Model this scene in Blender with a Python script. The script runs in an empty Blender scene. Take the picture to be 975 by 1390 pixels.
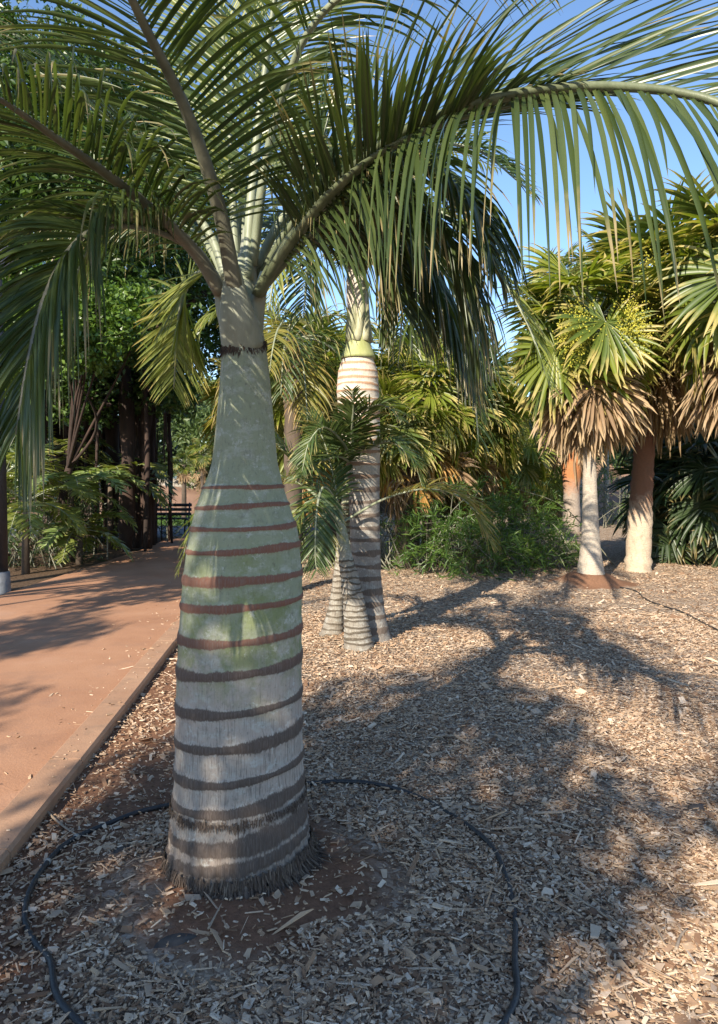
import bpy, math
import numpy as np
from math import radians, sin, cos, pi

RS = np.random.RandomState
SC = bpy.context.scene
COL = SC.collection
F = 977.0           # focal length in pixels of the 975 px wide photograph
HC = 1.5            # eye height
def P(px, py, d):
    return np.array([(px-487.5)/F*d, d, HC+(650.0-py)/F*d])
def G(px, py, z=0.0):
    d = F*(HC-z)/(py-650.0)
    return np.array([(px-487.5)/F*d, d, z])
def nrm(v):
    v = np.asarray(v, float)
    return v/np.maximum(np.linalg.norm(v, axis=-1, keepdims=True), 1e-9)

# ------------------------------------------------------------------ mesh helper
class MB:
    def __init__(s):
        s.V=[]; s.Q=[]; s.T=[]; s.qm=[]; s.tm=[]; s.A=[]; s.n=0
    def add(s, V, Q=None, T=None, mat=0, a=None):
        V = np.asarray(V, float).reshape(-1,3)
        if Q is not None and len(Q):
            Q = np.asarray(Q, int).reshape(-1,4); s.Q.append(Q+s.n); s.qm.append(np.full(len(Q), mat))
        if T is not None and len(T):
            T = np.asarray(T, int).reshape(-1,3); s.T.append(T+s.n); s.tm.append(np.full(len(T), mat))
        s.V.append(V); s.A.append(np.zeros(len(V)) if a is None else np.asarray(a,float).ravel()); s.n += len(V)
        return s
    def mesh(s, name, mats, origin, smooth=True):
        V = np.concatenate(s.V)-np.asarray(origin)
        Q = np.concatenate(s.Q) if s.Q else np.zeros((0,4),int)
        T = np.concatenate(s.T) if s.T else np.zeros((0,3),int)
        mi = np.concatenate([np.concatenate(s.qm) if s.qm else np.zeros(0,int), np.concatenate(s.tm) if s.tm else np.zeros(0,int)])
        me = bpy.data.meshes.new(name)
        me.vertices.add(len(V)); me.vertices.foreach_set('co', V.ravel())
        me.loops.add(Q.size+T.size); me.loops.foreach_set('vertex_index', np.concatenate([Q.ravel(), T.ravel()]).astype(np.int32))
        me.polygons.add(len(Q)+len(T))
        ls = np.concatenate([np.arange(len(Q))*4, Q.size+np.arange(len(T))*3]).astype(np.int32)
        me.polygons.foreach_set('loop_start', ls)
        me.polygons.foreach_set('material_index', mi.astype(np.int32))
        me.polygons.foreach_set('use_smooth', np.full(len(Q)+len(T), smooth))
        at = me.attributes.new('t', 'FLOAT', 'POINT'); at.data.foreach_set('value', np.concatenate(s.A).astype(np.float32))
        me.update(); me.validate()
        for m in (mats if isinstance(mats,(list,tuple)) else [mats]): me.materials.append(m)
        return me
    def build(s, name, mats, parent=None, origin=None, smooth=True):
        if parent is not None: o0 = WO[parent.name]
        elif origin is not None: o0 = np.asarray(origin,float)
        else:
            V = np.concatenate(s.V); o0 = np.array([V[:,0].mean(), V[:,1].mean(), V[:,2].min()])
        o = bpy.data.objects.new(name, s.mesh(name, mats, o0, smooth)); COL.objects.link(o)
        if parent is not None: o.parent = parent
        else: o.location = o0
        WO[o.name] = o0
        return o
WO = {}
def tag(o, label=None, cat=None, group=None, kind=None):
    if label: o['label']=label
    if cat: o['category']=cat
    if group: o['group']=group
    if kind: o['kind']=kind
    return o
def thing(name, loc, label, cat, group=None):
    o = bpy.data.objects.new(name, None); COL.objects.link(o); o.location = loc; o.empty_display_size=.1
    WO[o.name] = np.asarray(loc, float)
    return tag(o, label, cat, group)

def catmull(pts, n):
    p = np.asarray(pts, float); m = len(p)
    p = np.vstack([2*p[0]-p[1], p, 2*p[-1]-p[-2]])
    u = np.linspace(0, m-1, n); i = np.minimum(u.astype(int), m-2); t = (u-i)[:,None]
    a,b,c,d = p[i],p[i+1],p[i+2],p[i+3]
    q = .5*((2*b)+(-a+c)*t+(2*a-5*b+4*c-d)*t*t+(-a+3*b-3*c+d)*t**3)
    L = np.concatenate([[0], np.cumsum(np.linalg.norm(np.diff(q,axis=0),axis=1))]); s = np.linspace(0,L[-1],n)
    return np.stack([np.interp(s,L,q[:,k]) for k in range(q.shape[1])],1), L[-1]
def tube(mb, pts, rad, sides=8, mat=0, cap=True, flat=1.0, a=None):
    p = np.asarray(pts,float); n=len(p); rad = np.broadcast_to(np.asarray(rad,float),(n,))
    T = nrm(np.gradient(p,axis=0))
    ref = np.array([0,0,1.]) if abs(T[0][2])<.9 else np.array([1.,0,0])
    N = np.zeros((n,3)); N[0]=nrm(np.cross(np.cross(T[0],ref),T[0]))
    for i in range(1,n):
        v = N[i-1]-T[i]*np.dot(N[i-1],T[i]); N[i]=nrm(v)
    B = np.cross(T,N); th = np.arange(sides)*2*pi/sides
    V = p[:,None]+rad[:,None,None]*(N[:,None]*np.cos(th)[None,:,None]*flat+B[:,None]*np.sin(th)[None,:,None])
    i = np.arange(n-1)[:,None]*sides; j=np.arange(sides)[None]; k=(j+1)%sides
    Q = np.stack([i+j,i+k,i+sides+k,i+sides+j],-1).reshape(-1,4)
    at = np.repeat(np.linspace(0,1,n) if a is None else a, sides)
    V = V.reshape(-1,3); Tr=None
    if cap:
        V = np.vstack([V,p[0],p[-1]]); c0=n*sides; c1=c0+1; jj=np.arange(sides); kk=(jj+1)%sides
        Tr = np.vstack([np.stack([np.full(sides,c0),kk,jj],1), np.stack([np.full(sides,c1),(n-1)*sides+jj,(n-1)*sides+kk],1)])
        at = np.concatenate([at,[0,1]])
    mb.add(V,Q,Tr,mat,at)
def box(mb, c, s, rz=0.0, mat=0):
    c=np.asarray(c,float); h=np.asarray(s,float)/2
    v=np.array([[x,y,z] for x in(-1,1) for y in(-1,1) for z in(-1,1)],float)*h
    R=np.array([[cos(rz),-sin(rz),0],[sin(rz),cos(rz),0],[0,0,1]])
    mb.add(v@R.T+c,[[0,1,3,2],[4,6,7,5],[0,4,5,1],[2,3,7,6],[0,2,6,4],[1,5,7,3]],mat=mat)
def ribbons(mb, P0, D0, Wd, L, W, steps=6, grav=1.0, fold=.25, mat=0, prof=None, curl=0.0, gpow=1.0, rng=None):
    """many blades at once: start, direction, width direction, length, width"""
    n=len(P0); D=nrm(D0).copy(); p=np.array(P0,float); Wd=np.array(Wd,float)
    L=np.broadcast_to(L,(n,)); W=np.broadcast_to(W,(n,)); grav=np.broadcast_to(grav,(n,))
    ts=np.linspace(0,1,steps+1)
    if prof is None: prof=lambda t: np.interp(t,[0,.08,.3,.6,.85,1],[.35,.8,1,.85,.45,.03])
    out=np.zeros((n,steps+1,3,3)); at=np.zeros((n,steps+1,3))
    down=np.array([0,0,-1.])
    for k,t in enumerate(ts):
        if k:
            p=p+D*(L/steps)[:,None]
            D=nrm(D+down*(grav*(t**gpow)/steps)[:,None])
            if curl: D=nrm(D+rng.normal(0,curl,(n,3)))
        w=nrm(Wd-D*np.sum(Wd*D,1,keepdims=True)); nn=np.cross(D,w)
        hw=(W*.5*prof(t))[:,None]
        out[:,k,0]=p-w*hw; out[:,k,1]=p-nn*hw*2*fold; out[:,k,2]=p+w*hw; at[:,k]=t
    per=(steps+1)*3
    base=(np.arange(n)*per)[:,None,None]; kk=(np.arange(steps)*3)[None,:,None]; cc=np.arange(2)[None,None,:]
    a=base+kk+cc
    Q=np.stack([a,a+1,a+4,a+3],-1).reshape(-1,4)
    mb.add(out.reshape(-1,3),Q,mat=mat,a=at.ravel())

# ------------------------------------------------------------------ materials
def newmat(name):
    m=bpy.data.materials.new(name); m.use_nodes=True; nt=m.node_tree; nt.nodes.clear()
    return m,nt
def nd(nt,t,**k):
    n=nt.nodes.new(t)
    for a,b in k.items():
        if a in('operation','blend_type','data_type','noise_dimensions','feature','distance','attribute_name','interpolation','wave_type','bands_direction','clamp','vector_type','musgrave_type','use_clamp'): setattr(n,a,b)
        else: n.inputs[a].default_value=b
    return n
def rgba(c): return (c[0],c[1],c[2],1)
def ramp(nt,stops,fac=None,interp='LINEAR'):
    r=nt.nodes.new('ShaderNodeValToRGB'); e=r.color_ramp.elements; r.color_ramp.interpolation=interp
    while len(e)<len(stops): e.new(.5)
    for i,(p,c) in enumerate(stops): e[i].position=p; e[i].color=rgba(c) if len(c)==3 else c
    if fac is not None: nt.links.new(fac,r.inputs[0])
    return r
def mix(nt,fac,a,b,bt='MIX'):
    m=nt.nodes.new('ShaderNodeMix'); m.data_type='RGBA'; m.blend_type=bt
    for s,i in((fac,0),(a,6),(b,7)):
        if hasattr(s,'is_output'): nt.links.new(s,m.inputs[i])
        elif i==0: m.inputs[0].default_value=s
        else: m.inputs[i].default_value=rgba(s)
    return m.outputs[2]
def math_(nt,op,a,b=0.0,c=None):
    m=nt.nodes.new('ShaderNodeMath'); m.operation=op
    for i,s in enumerate((a,b)+((c,) if c is not None else ())):
        if hasattr(s,'is_output'): nt.links.new(s,m.inputs[i])
        else: m.inputs[i].default_value=s
    return m.outputs[0]
def noise(nt,scale,detail=3,rough=.55,vec=None,sc=None):
    n=nt.nodes.new('ShaderNodeTexNoise'); n.inputs['Scale'].default_value=scale; n.inputs['Detail'].default_value=detail; n.inputs['Roughness'].default_value=rough
    if vec is not None:
        if sc is not None:
            mp=nt.nodes.new('ShaderNodeMapping'); mp.inputs['Scale'].default_value=sc; nt.links.new(vec,mp.inputs[0]); vec=mp.outputs[0]
        nt.links.new(vec,n.inputs['Vector'])
    return n.outputs['Fac']
def finish(nt,col,rough=.7,bump=None,bstr=.3,bdist=.01,trans=0.0,tcol=None,spec=.5):
    out=nt.nodes.new('ShaderNodeOutputMaterial'); b=nt.nodes.new('ShaderNodeBsdfPrincipled')
    if hasattr(col,'is_output'): nt.links.new(col,b.inputs['Base Color'])
    else: b.inputs['Base Color'].default_value=rgba(col)
    if hasattr(rough,'is_output'): nt.links.new(rough,b.inputs['Roughness'])
    else: b.inputs['Roughness'].default_value=rough
    b.inputs['Specular IOR Level'].default_value=spec
    if bump is not None:
        bp=nt.nodes.new('ShaderNodeBump'); bp.inputs['Strength'].default_value=bstr; bp.inputs['Distance'].default_value=bdist
        nt.links.new(bump,bp.inputs['Height']); nt.links.new(bp.outputs[0],b.inputs['Normal'])
    if trans>0:
        tr=nt.nodes.new('ShaderNodeBsdfTranslucent'); ms=nt.nodes.new('ShaderNodeMixShader'); ms.inputs[0].default_value=trans
        tc = tcol if tcol is not None else col
        if hasattr(tc,'is_output'): nt.links.new(tc,tr.inputs[0])
        else: tr.inputs[0].default_value=rgba(tc)
        nt.links.new(b.outputs[0],ms.inputs[1]); nt.links.new(tr.outputs[0],ms.inputs[2]); nt.links.new(ms.outputs[0],out.inputs[0])
    else: nt.links.new(b.outputs[0],out.inputs[0])
def leafmat(name, c1, c2, c3=None, tip=None, tip0=.8, tip1=1.0, rough=.42, trans=.3, big=1.2, spec=.5):
    """c1..c3 spread per leaf; tip = colour of the dry ends"""
    m,nt=newmat(name); g=nt.nodes.new('ShaderNodeNewGeometry'); tc=nt.nodes.new('ShaderNodeTexCoord')
    st=[(0,c1),(.6,c2),(1,c3 or c2)]
    n1=noise(nt,big,2,.5,tc.outputs['Object'])
    f=math_(nt,'ADD',math_(nt,'MULTIPLY',g.outputs['Random Per Island'],.6),math_(nt,'MULTIPLY',n1,.45))
    col=ramp(nt,st,f).outputs[0]
    if tip is not None:
        at=nt.nodes.new('ShaderNodeAttribute'); at.attribute_name='t'
        n2=noise(nt,9,3,.6,tc.outputs['Object'])
        v=math_(nt,'ADD',at.outputs['Fac'],math_(nt,'MULTIPLY',math_(nt,'SUBTRACT',math_(nt,'ADD',n2,g.outputs['Random Per Island']),1.0),.45))
        mr=nt.nodes.new('ShaderNodeMapRange'); mr.inputs[1].default_value=tip0; mr.inputs[2].default_value=tip1; nt.links.new(v,mr.inputs[0])
        col=mix(nt,mr.outputs[0],col,tip)
    tcol=mix(nt,1.0,col,(1.5,1.55,.7),'MULTIPLY')
    finish(nt,col,rough,trans=trans,tcol=tcol,spec=spec)
    return m
def stemmat(name,c1,c2,scale=8,rough=.55,stretch=(1,1,1)):
    m,nt=newmat(name); tc=nt.nodes.new('ShaderNodeTexCoord'); n=noise(nt,scale,5,.65,tc.outputs['Object'],stretch)
    col=ramp(nt,[(.3,c1),(.7,c2)],n).outputs[0]; finish(nt,col,rough,n,.4,.01); return m
def ringmat(name, low, high, z0, z1, band_lo, band_hi, moss=None, moss_z=(0.7,1.4), streak=220, dirt=(.16,.115,.09), dirt_z=.30):
    m,nt=newmat(name); tc=nt.nodes.new('ShaderNodeTexCoord'); ob=tc.outputs['Object']
    sx=nt.nodes.new('ShaderNodeSeparateXYZ'); nt.links.new(ob,sx.inputs[0]); z=sx.outputs[2]
    def mr(v,a,b):
        r=nt.nodes.new('ShaderNodeMapRange'); r.interpolation_type='SMOOTHSTEP'; r.inputs[1].default_value=a; r.inputs[2].default_value=b; nt.links.new(v,r.inputs[0]); return r.outputs[0]
    nb=noise(nt,5,5,.65,ob); nf=noise(nt,30,6,.7,ob); ns=noise(nt,1,4,.6,ob,(streak,streak,9)); blot=noise(nt,11,6,.75,ob,(1,1,1.7))
    zz=math_(nt,'ADD',z,math_(nt,'MULTIPLY',math_(nt,'SUBTRACT',nb,.5),.55))
    base=mix(nt,mr(zz,z0,z1),low,high)
    # pale waxy blooms and darker scuffs, broken up by noise
    base=mix(nt,math_(nt,'MULTIPLY',mr(blot,.48,.66),.50),base,(.46,.47,.43))
    base=mix(nt,math_(nt,'MULTIPLY',mr(nf,.5,.72),.42),base,(.15,.14,.12))
    if moss:
        mz=math_(nt,'MULTIPLY',mr(zz,moss_z[0],moss_z[0]+.25),math_(nt,'SUBTRACT',1.0,mr(zz,moss_z[1],moss_z[1]+.3)))
        mo=math_(nt,'MULTIPLY',mz,mr(noise(nt,8,6,.75,ob),.42,.62))
        base=mix(nt,math_(nt,'MULTIPLY',mo,.75),base,moss)
    # vertical fibre streaks, strong low on the trunk
    lowf=math_(nt,'SUBTRACT',1.0,mr(z,.35,1.0))
    base=mix(nt,math_(nt,'MULTIPLY',mr(ns,.5,.66),math_(nt,'ADD',math_(nt,'MULTIPLY',lowf,.6),.08)),base,(.13,.105,.09))
    base=mix(nt,math_(nt,'MULTIPLY',math_(nt,'SUBTRACT',1.0,mr(zz,dirt_z-.25,dirt_z+.1)),.55),base,dirt)
    spk=noise(nt,95,4,.75,ob,(1,1,.45)); lich=noise(nt,19,7,.8,ob)
    base=mix(nt,math_(nt,'MULTIPLY',mr(spk,.56,.68),.45),base,(.10,.095,.08))
    base=mix(nt,math_(nt,'MULTIPLY',mr(lich,.57,.63),.55),base,(.50,.50,.46))
    vst=noise(nt,1,6,.7,ob,(70,70,3.5)); base=mix(nt,math_(nt,'MULTIPLY',mr(vst,.55,.72),.30),base,(.16,.15,.12))
    at=nt.nodes.new('ShaderNodeAttribute'); at.attribute_name='t'
    bc=mix(nt,mr(z,z0,z1),band_lo,band_hi)
    bc=mix(nt,math_(nt,'MULTIPLY',mr(ns,.42,.68),.5),bc,(.20,.16,.135))
    bm=mr(math_(nt,'ADD',at.outputs['Fac'],math_(nt,'MULTIPLY',math_(nt,'SUBTRACT',math_(nt,'ADD',ns,nf),1.0),.8)),.35,.6)
    col=mix(nt,bm,base,bc)
    h=math_(nt,'ADD',math_(nt,'MULTIPLY',ns,math_(nt,'ADD',lowf,.15)),math_(nt,'MULTIPLY',nf,.5))
    finish(nt,col,.85,h,.7,.007,spec=.15)
    return m

M={}
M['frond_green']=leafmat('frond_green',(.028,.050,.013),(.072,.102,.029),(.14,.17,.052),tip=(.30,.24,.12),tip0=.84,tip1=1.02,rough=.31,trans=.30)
M['frond_shaded']=leafmat('frond_shaded',(.020,.036,.010),(.052,.076,.022),(.11,.135,.042),tip=(.28,.22,.11),tip0=.86,tip1=1.03,rough=.33,trans=.24)  # darker copy of the green frond: shade on the hanging leaflets, put into the colour
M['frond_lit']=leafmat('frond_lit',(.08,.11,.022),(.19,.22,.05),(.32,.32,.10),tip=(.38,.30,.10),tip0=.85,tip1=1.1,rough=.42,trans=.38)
M['frond_sunlit']=leafmat('frond_sunlit',(.10,.16,.04),(.20,.27,.09),(.34,.38,.18),tip=(.40,.36,.18),tip0=.85,tip1=1.1,rough=.3,trans=.3)  # whitish green with the sunlight on the bed leaves painted in
M['frond_yellow']=leafmat('frond_yellow',(.10,.11,.02),(.22,.20,.04),(.32,.25,.06),tip=(.36,.24,.09),tip0=.6,tip1=1.0,trans=.35)
M['frond_mid']=leafmat('frond_mid',(.03,.06,.018),(.07,.11,.032),(.13,.16,.05),tip=(.35,.29,.11),tip0=.75,tip1=1.0,trans=.3)
M['fan_green']=leafmat('fan_green',(.035,.07,.016),(.10,.14,.025),(.24,.26,.05),tip=(.46,.37,.13),tip0=.70,tip1=1.0,trans=.33,rough=.4)
M['fan_lime']=leafmat('fan_lime',(.08,.12,.015),(.17,.21,.025),(.33,.33,.06),tip=(.46,.37,.13),tip0=.76,tip1=1.0,trans=.38)
M['fan_dark']=leafmat('fan_dark',(.018,.036,.014),(.035,.06,.02),(.06,.085,.028),tip=(.2,.15,.06),tip0=.85,tip1=1.1,trans=.22)
M['fan_dry']=leafmat('fan_dry',(.10,.06,.035),(.29,.185,.10),(.50,.36,.21),tip=(.40,.29,.17),tip0=.6,tip1=1.0,trans=.2,rough=.7,big=3)
M['fan_orange']=leafmat('fan_orange',(.22,.11,.03),(.40,.22,.05),(.42,.30,.10),tip=(.35,.22,.1),trans=.25,rough=.6)
M['broad']=leafmat('broad',(.020,.045,.010),(.05,.095,.018),(.11,.17,.03),rough=.38,trans=.28,big=.5)
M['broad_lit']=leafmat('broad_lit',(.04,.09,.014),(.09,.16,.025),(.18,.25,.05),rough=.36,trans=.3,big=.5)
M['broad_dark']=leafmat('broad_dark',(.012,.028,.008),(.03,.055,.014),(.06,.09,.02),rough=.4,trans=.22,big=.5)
M['broad_far']=leafmat('broad_far',(.03,.06,.02),(.07,.11,.03),(.13,.17,.05),rough=.5,trans=.28,big=.3)
M['shrub']=leafmat('shrub',(.03,.07,.014),(.075,.14,.025),(.17,.23,.045),rough=.4,trans=.35,big=1.0)
M['petiole']=stemmat('petiole',(.13,.15,.085),(.30,.32,.22),14,.5,(1,1,.3))
M['petiole_mid']=stemmat('petiole_mid',(.07,.085,.04),(.17,.19,.11),14,.5,(1,1,.3))
M['petiole_dark']=stemmat('petiole_dark',(.085,.085,.058),(.19,.18,.13),14,.5,(1,1,.3))
M['bark']=stemmat('bark',(.045,.033,.025),(.12,.085,.06),7,.85,(1,1,.25))
M['bark_red']=stemmat('bark_red',(.09,.045,.03),(.20,.10,.06),6,.85,(1,1,.2))
M['bark_fig']=stemmat('bark_fig',(.02,.013,.010),(.065,.036,.026),6,.9,(1,1,.2))  # near-black tone includes the deep shade below the fig crown, painted in
M['flower']=stemmat('flower',(.35,.33,.03),(.55,.50,.08),30,.6)
M['sheath']=stemmat('sheath',(.17,.18,.125),(.34,.35,.275),9,.6,(1,1,.25))

# ------------------------------------------------------------------ frond
def frond(parent, pts, mat='frond_green', stem='petiole', r0=.022, r1=.003, start=.18, n=70, L=.5, W=.024, vang=25, sweep=.55, grav=1.6, N=None, seed=0, steps=7, jitter=.08, flat=.7, base_w=None, part='frond', gpow=1.0, gup=1.0, drop=.06):
    rng=RS(seed+11)
    q,tot=catmull(pts, 40)
    s=np.linspace(0,1,40)
    rad=r0*(1-s)**.8+r1
    if base_w: rad=rad+base_w*np.exp(-(s/.07)**2)
    mb=MB(); tube(mb,q,rad,8,flat=flat)
    fo=mb.build(part,M[stem],parent)
    ts=np.linspace(start,.995,n); lb=MB()
    T=nrm(np.gradient(q,axis=0))
    Nh=np.array([0,0,1.]) if N is None else np.asarray(N,float)
    for side in(-1,1):
        t=np.clip(ts+rng.uniform(-.3,.3,n)/n,start,.998)
        pp=np.stack([np.interp(t,s,q[:,k]) for k in range(3)],1)
        tt=nrm(np.stack([np.interp(t,s,T[:,k]) for k in range(3)],1))
        sd=nrm(np.cross(tt,Nh[None]))*side
        up=nrm(np.cross(sd*side,tt))
        u=(t-start)/(1-start)
        va=np.radians(vang+rng.normal(0,8,n))[:,None]
        sw=(sweep*(.6+1.3*u)+rng.normal(0,jitter,n))[:,None]
        D=nrm(sd*np.cos(va)+up*np.sin(va)+tt*sw)
        Wd=tt+rng.normal(0,.25,(n,3))
        Lk=L*np.interp(u,[0,.12,.35,.7,.92,1],[.55,.85,1,.85,.5,.3])*rng.uniform(.88,1.08,n)
        Wk=W*np.interp(u,[0,.2,.7,1],[.75,1,.85,.45])*rng.uniform(.8,1.15,n)
        g=grav*rng.uniform(.7,1.3,n)*np.where(sd[:,2]>.15,gup,1.0)
        Lk=Lk*np.where(rng.rand(n)<.10,rng.uniform(.45,.85,n),1.0)
        kp=rng.rand(n)>drop
        ribbons(lb,pp[kp],D[kp],Wd[kp],Lk[kp],Wk[kp],steps,g[kp],.22,gpow=gpow)
    lo=lb.build('leaflets',M[mat],fo)
    return fo

def px_pts(l): return [P(*a) for a in l]
def lathe_trunk(parent, prof, name, mat, rings, rows=300, sides=96, tilt=0.0, wob=.004, seed=3, bulge=.004, zmax=None, flare=None):
    """prof: (centre px, half width px, py, depth) from the base upward; rings: list of (z, half thickness)"""
    rng=RS(seed); pr=np.array(prof,float)
    c=np.array([P(a[0],a[2],a[3]) for a in pr]); r=pr[:,1]/F*pr[:,3]
    c[0,2]=min(c[0,2],0.0)
    zz=np.linspace(c[0,2],c[-1,2],rows)
    def sm(v):
        y=np.interp(zz,c[:,2],v); k=max(3,rows//45)|1; ker=np.hanning(k+2)[1:-1]; ker/=ker.sum()
        yp=np.pad(y,(k//2,k//2),'edge'); yp[:k//2]=2*y[0]-y[1:k//2+1][::-1]; yp[-(k//2):]=2*y[-1]-y[-k//2:-1][::-1][:k//2] if k//2>0 else yp[-(k//2):]
        return np.convolve(yp,ker,'valid')
    cx,cy,rr=sm(c[:,0]),sm(c[:,1]),sm(r)
    th=np.linspace(0,2*pi,sides,endpoint=False); TH,Z=np.meshgrid(th,zz)
    ph=rng.uniform(0,6.28,12)
    wv=lambda k0: sum(np.sin(TH*k+ph[(k+k0)%12]+Z*1.7*k0)/k for k in(1,2,3,5,9))
    band=np.zeros_like(Z)
    for i,(zb,h) in enumerate(rings):
        off=tilt*(.3+1.25*max(0,1.45-zb))*np.cos(TH) + wob*wv(i+1)
        hh=h*(1+.25*np.sin(TH*2+ph[i%12])+.12*np.sin(TH*7+ph[(i+3)%12]))
        e=np.clip(1.25-np.abs(Z-zb-off)/hh*.75,0,1); band=np.maximum(band,e)
    R=rr[:,None]*(1+.006*wv(2))+bulge*(band-.3)
    if flare is not None: R=R+flare(TH,Z,rng)
    V=np.stack([cx[:,None]+R*np.cos(TH),cy[:,None]+R*np.sin(TH),Z],-1)
    i=np.arange(rows-1)[:,None]*sides; j=np.arange(sides)[None]; k=(j+1)%sides
    Q=np.stack([i+j,i+k,i+sides+k,i+sides+j],-1).reshape(-1,4)
    V=V.reshape(-1,3); n=len(V); V=np.vstack([V,[cx[-1],cy[-1],zz[-1]+rr[-1]*.4]])
    jj=np.arange(sides); kk=(jj+1)%sides
    Tt=np.stack([(rows-1)*sides+jj,(rows-1)*sides+kk,np.full(sides,n)],1)
    mb=MB(); mb.add(V,Q,Tt,a=np.concatenate([band.ravel(),[0]]))
    return mb.build(name,mat,parent)

# ================================================================== GROUND
def gz(x,y):
    x=np.asarray(x,float); y=np.asarray(y,float)
    z=.010*np.sin(x*2.1+1)*np.cos(y*1.7)+.006*np.sin(x*5.3+y*4.1)+.003*np.sin(x*13+y*3)*np.cos(y*11)
    z=z*np.clip((x+1.45)/.5,0,1)
    d=np.hypot(x+.465,y-2.82); z=z+.035*np.exp(-(d/.5)**2)
    d=np.hypot(x-3.32,y-10.35); z=z+.16*np.exp(-(d/.42)**4)
    d=np.hypot((x-.05),y-6.5); z=z+.05*np.exp(-(d/.5)**2)
    return z
PAL=G(325,1170.0)   # centre of the front palm's foot
PAL[2]=0
def ground():
    def axis(lo,hi,fine_lo,fine_hi,st):
        a=np.arange(fine_lo,fine_hi+1e-6,st); return np.unique(np.concatenate([np.linspace(lo,fine_lo,14),a,np.linspace(fine_hi,hi,24)]))
    X=axis(-300,300,-1.9,6,.06); Y=axis(-60,420,0,13,.06)
    XX,YY=np.meshgrid(X,Y); Z=gz(XX,YY)*((XX>-1.9)&(XX<6)&(YY>0)&(YY<13)) -0.0
    V=np.stack([XX,YY,Z],-1).reshape(-1,3); nx,ny=len(X),len(Y)
    i=np.arange(ny-1)[:,None]*nx; j=np.arange(nx-1)[None]
    Q=np.stack([i+j,i+j+1,i+nx+j+1,i+nx+j],-1).reshape(-1,4)
    mb=MB(); mb.add(V,Q)
    m,nt=newmat('mulch_ground'); tc=nt.nodes.new('ShaderNodeTexCoord'); ob=tc.outputs['Object']
    warp=nt.nodes.new('ShaderNodeTexNoise'); warp.inputs['Scale'].default_value=14; nt.links.new(ob,warp.inputs['Vector'])
    wv=nt.nodes.new('ShaderNodeVectorMath'); wv.operation='MULTIPLY_ADD'; nt.links.new(warp.outputs['Color'],wv.inputs[0]); wv.inputs[1].default_value=(.12,.12,.12); nt.links.new(ob,wv.inputs[2])
    vo=nt.nodes.new('ShaderNodeTexVoronoi'); vo.inputs['Scale'].default_value=38; nt.links.new(wv.outputs[0],vo.inputs['Vector'])
    sv=nt.nodes.new('ShaderNodeSeparateColor'); nt.links.new(vo.outputs['Color'],sv.inputs[0])
    chips=ramp(nt,[(0,(.10,.065,.045)),(.25,(.22,.155,.11)),(.5,(.33,.25,.18)),(.75,(.42,.33,.24)),(1,(.55,.47,.38))],sv.outputs[0]).outputs[0]
    n1=noise(nt,1.3,5,.6,ob); n2=noise(nt,40,4,.7,ob); n3=noise(nt,.35,3,.5,ob)
    soil=ramp(nt,[(.3,(.11,.052,.03)),(.7,(.22,.105,.06))],n2).outputs[0]
    # bare soil round the palm's foot and along the kerb
    def dist(cx,cy,r0,r1):
        vm=nt.nodes.new('ShaderNodeVectorMath'); vm.operation='DISTANCE'; nt.links.new(ob,vm.inputs[0]); vm.inputs[1].default_value=(cx,cy,0)
        v=math_(nt,'ADD',vm.outputs['Value'],math_(nt,'MULTIPLY',math_(nt,'SUBTRACT',n1,.5),1.1))
        r=nt.nodes.new('ShaderNodeMapRange'); r.inputs[1].default_value=r0; r.inputs[2].default_value=r1; r.inputs[3].default_value=1; r.inputs[4].default_value=0; nt.links.new(v,r.inputs[0]); return r.outputs[0]
    s=math_(nt,'MAXIMUM',dist(-.35,2.7,.35,.62),dist(3.32,10.3,.45,.6))
    s=math_(nt,'MAXIMUM',s,dist(-1.0,3.6,.35,.6))
    sp=nt.nodes.new('ShaderNodeSeparateXYZ'); nt.links.new(ob,sp.inputs[0])
    fx=math_(nt,'ADD',math_(nt,'ADD',sp.outputs[0],math_(nt,'MULTIPLY',sp.outputs[1],.075)),math_(nt,'MULTIPLY',n1,.5))
    mk=nt.nodes.new('ShaderNodeMapRange'); mk.inputs[1].default_value=-.55; mk.inputs[2].default_value=-.30; mk.inputs[3].default_value=1; mk.inputs[4].default_value=0; nt.links.new(fx,mk.inputs[0]); s=math_(nt,'MAXIMUM',s,mk.outputs[0])
    rp=nt.nodes.new('ShaderNodeMapRange'); rp.inputs[1].default_value=.60; rp.inputs[2].default_value=.66; nt.links.new(n1,rp.inputs[0])
    s=math_(nt,'MAXIMUM',s,math_(nt,'MULTIPLY',rp.outputs[0],.6))
    col=mix(nt,s,chips,soil)
    col=mix(nt,math_(nt,'MULTIPLY',n3,.35),col,(.30,.19,.12))
    hh=math_(nt,'ADD',math_(nt,'MULTIPLY',math_(nt,'MULTIPLY',vo.outputs['Distance'],math_(nt,'SUBTRACT',1.0,s)),-1.0),math_(nt,'MULTIPLY',n2,.35))
    finish(nt,col,.9,hh,.9,.02,spec=.15)
    tag(mb.build('ground',m,origin=(0,0,0)),kind='structure')
ground()

pl=[(-5.2,-30),(-4.62,2),(-4.55,9),(-4.5,15),(-4.75,18.4)]
pr_=[(-.9,-30),(-1.42,.9),(-1.56,3.19),(-1.66,4.5),(-1.83,6.66),(-2.02,10),(-2.15,14),(-2.15,18.4)]
def in_path(x): return x<-1.40
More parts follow.
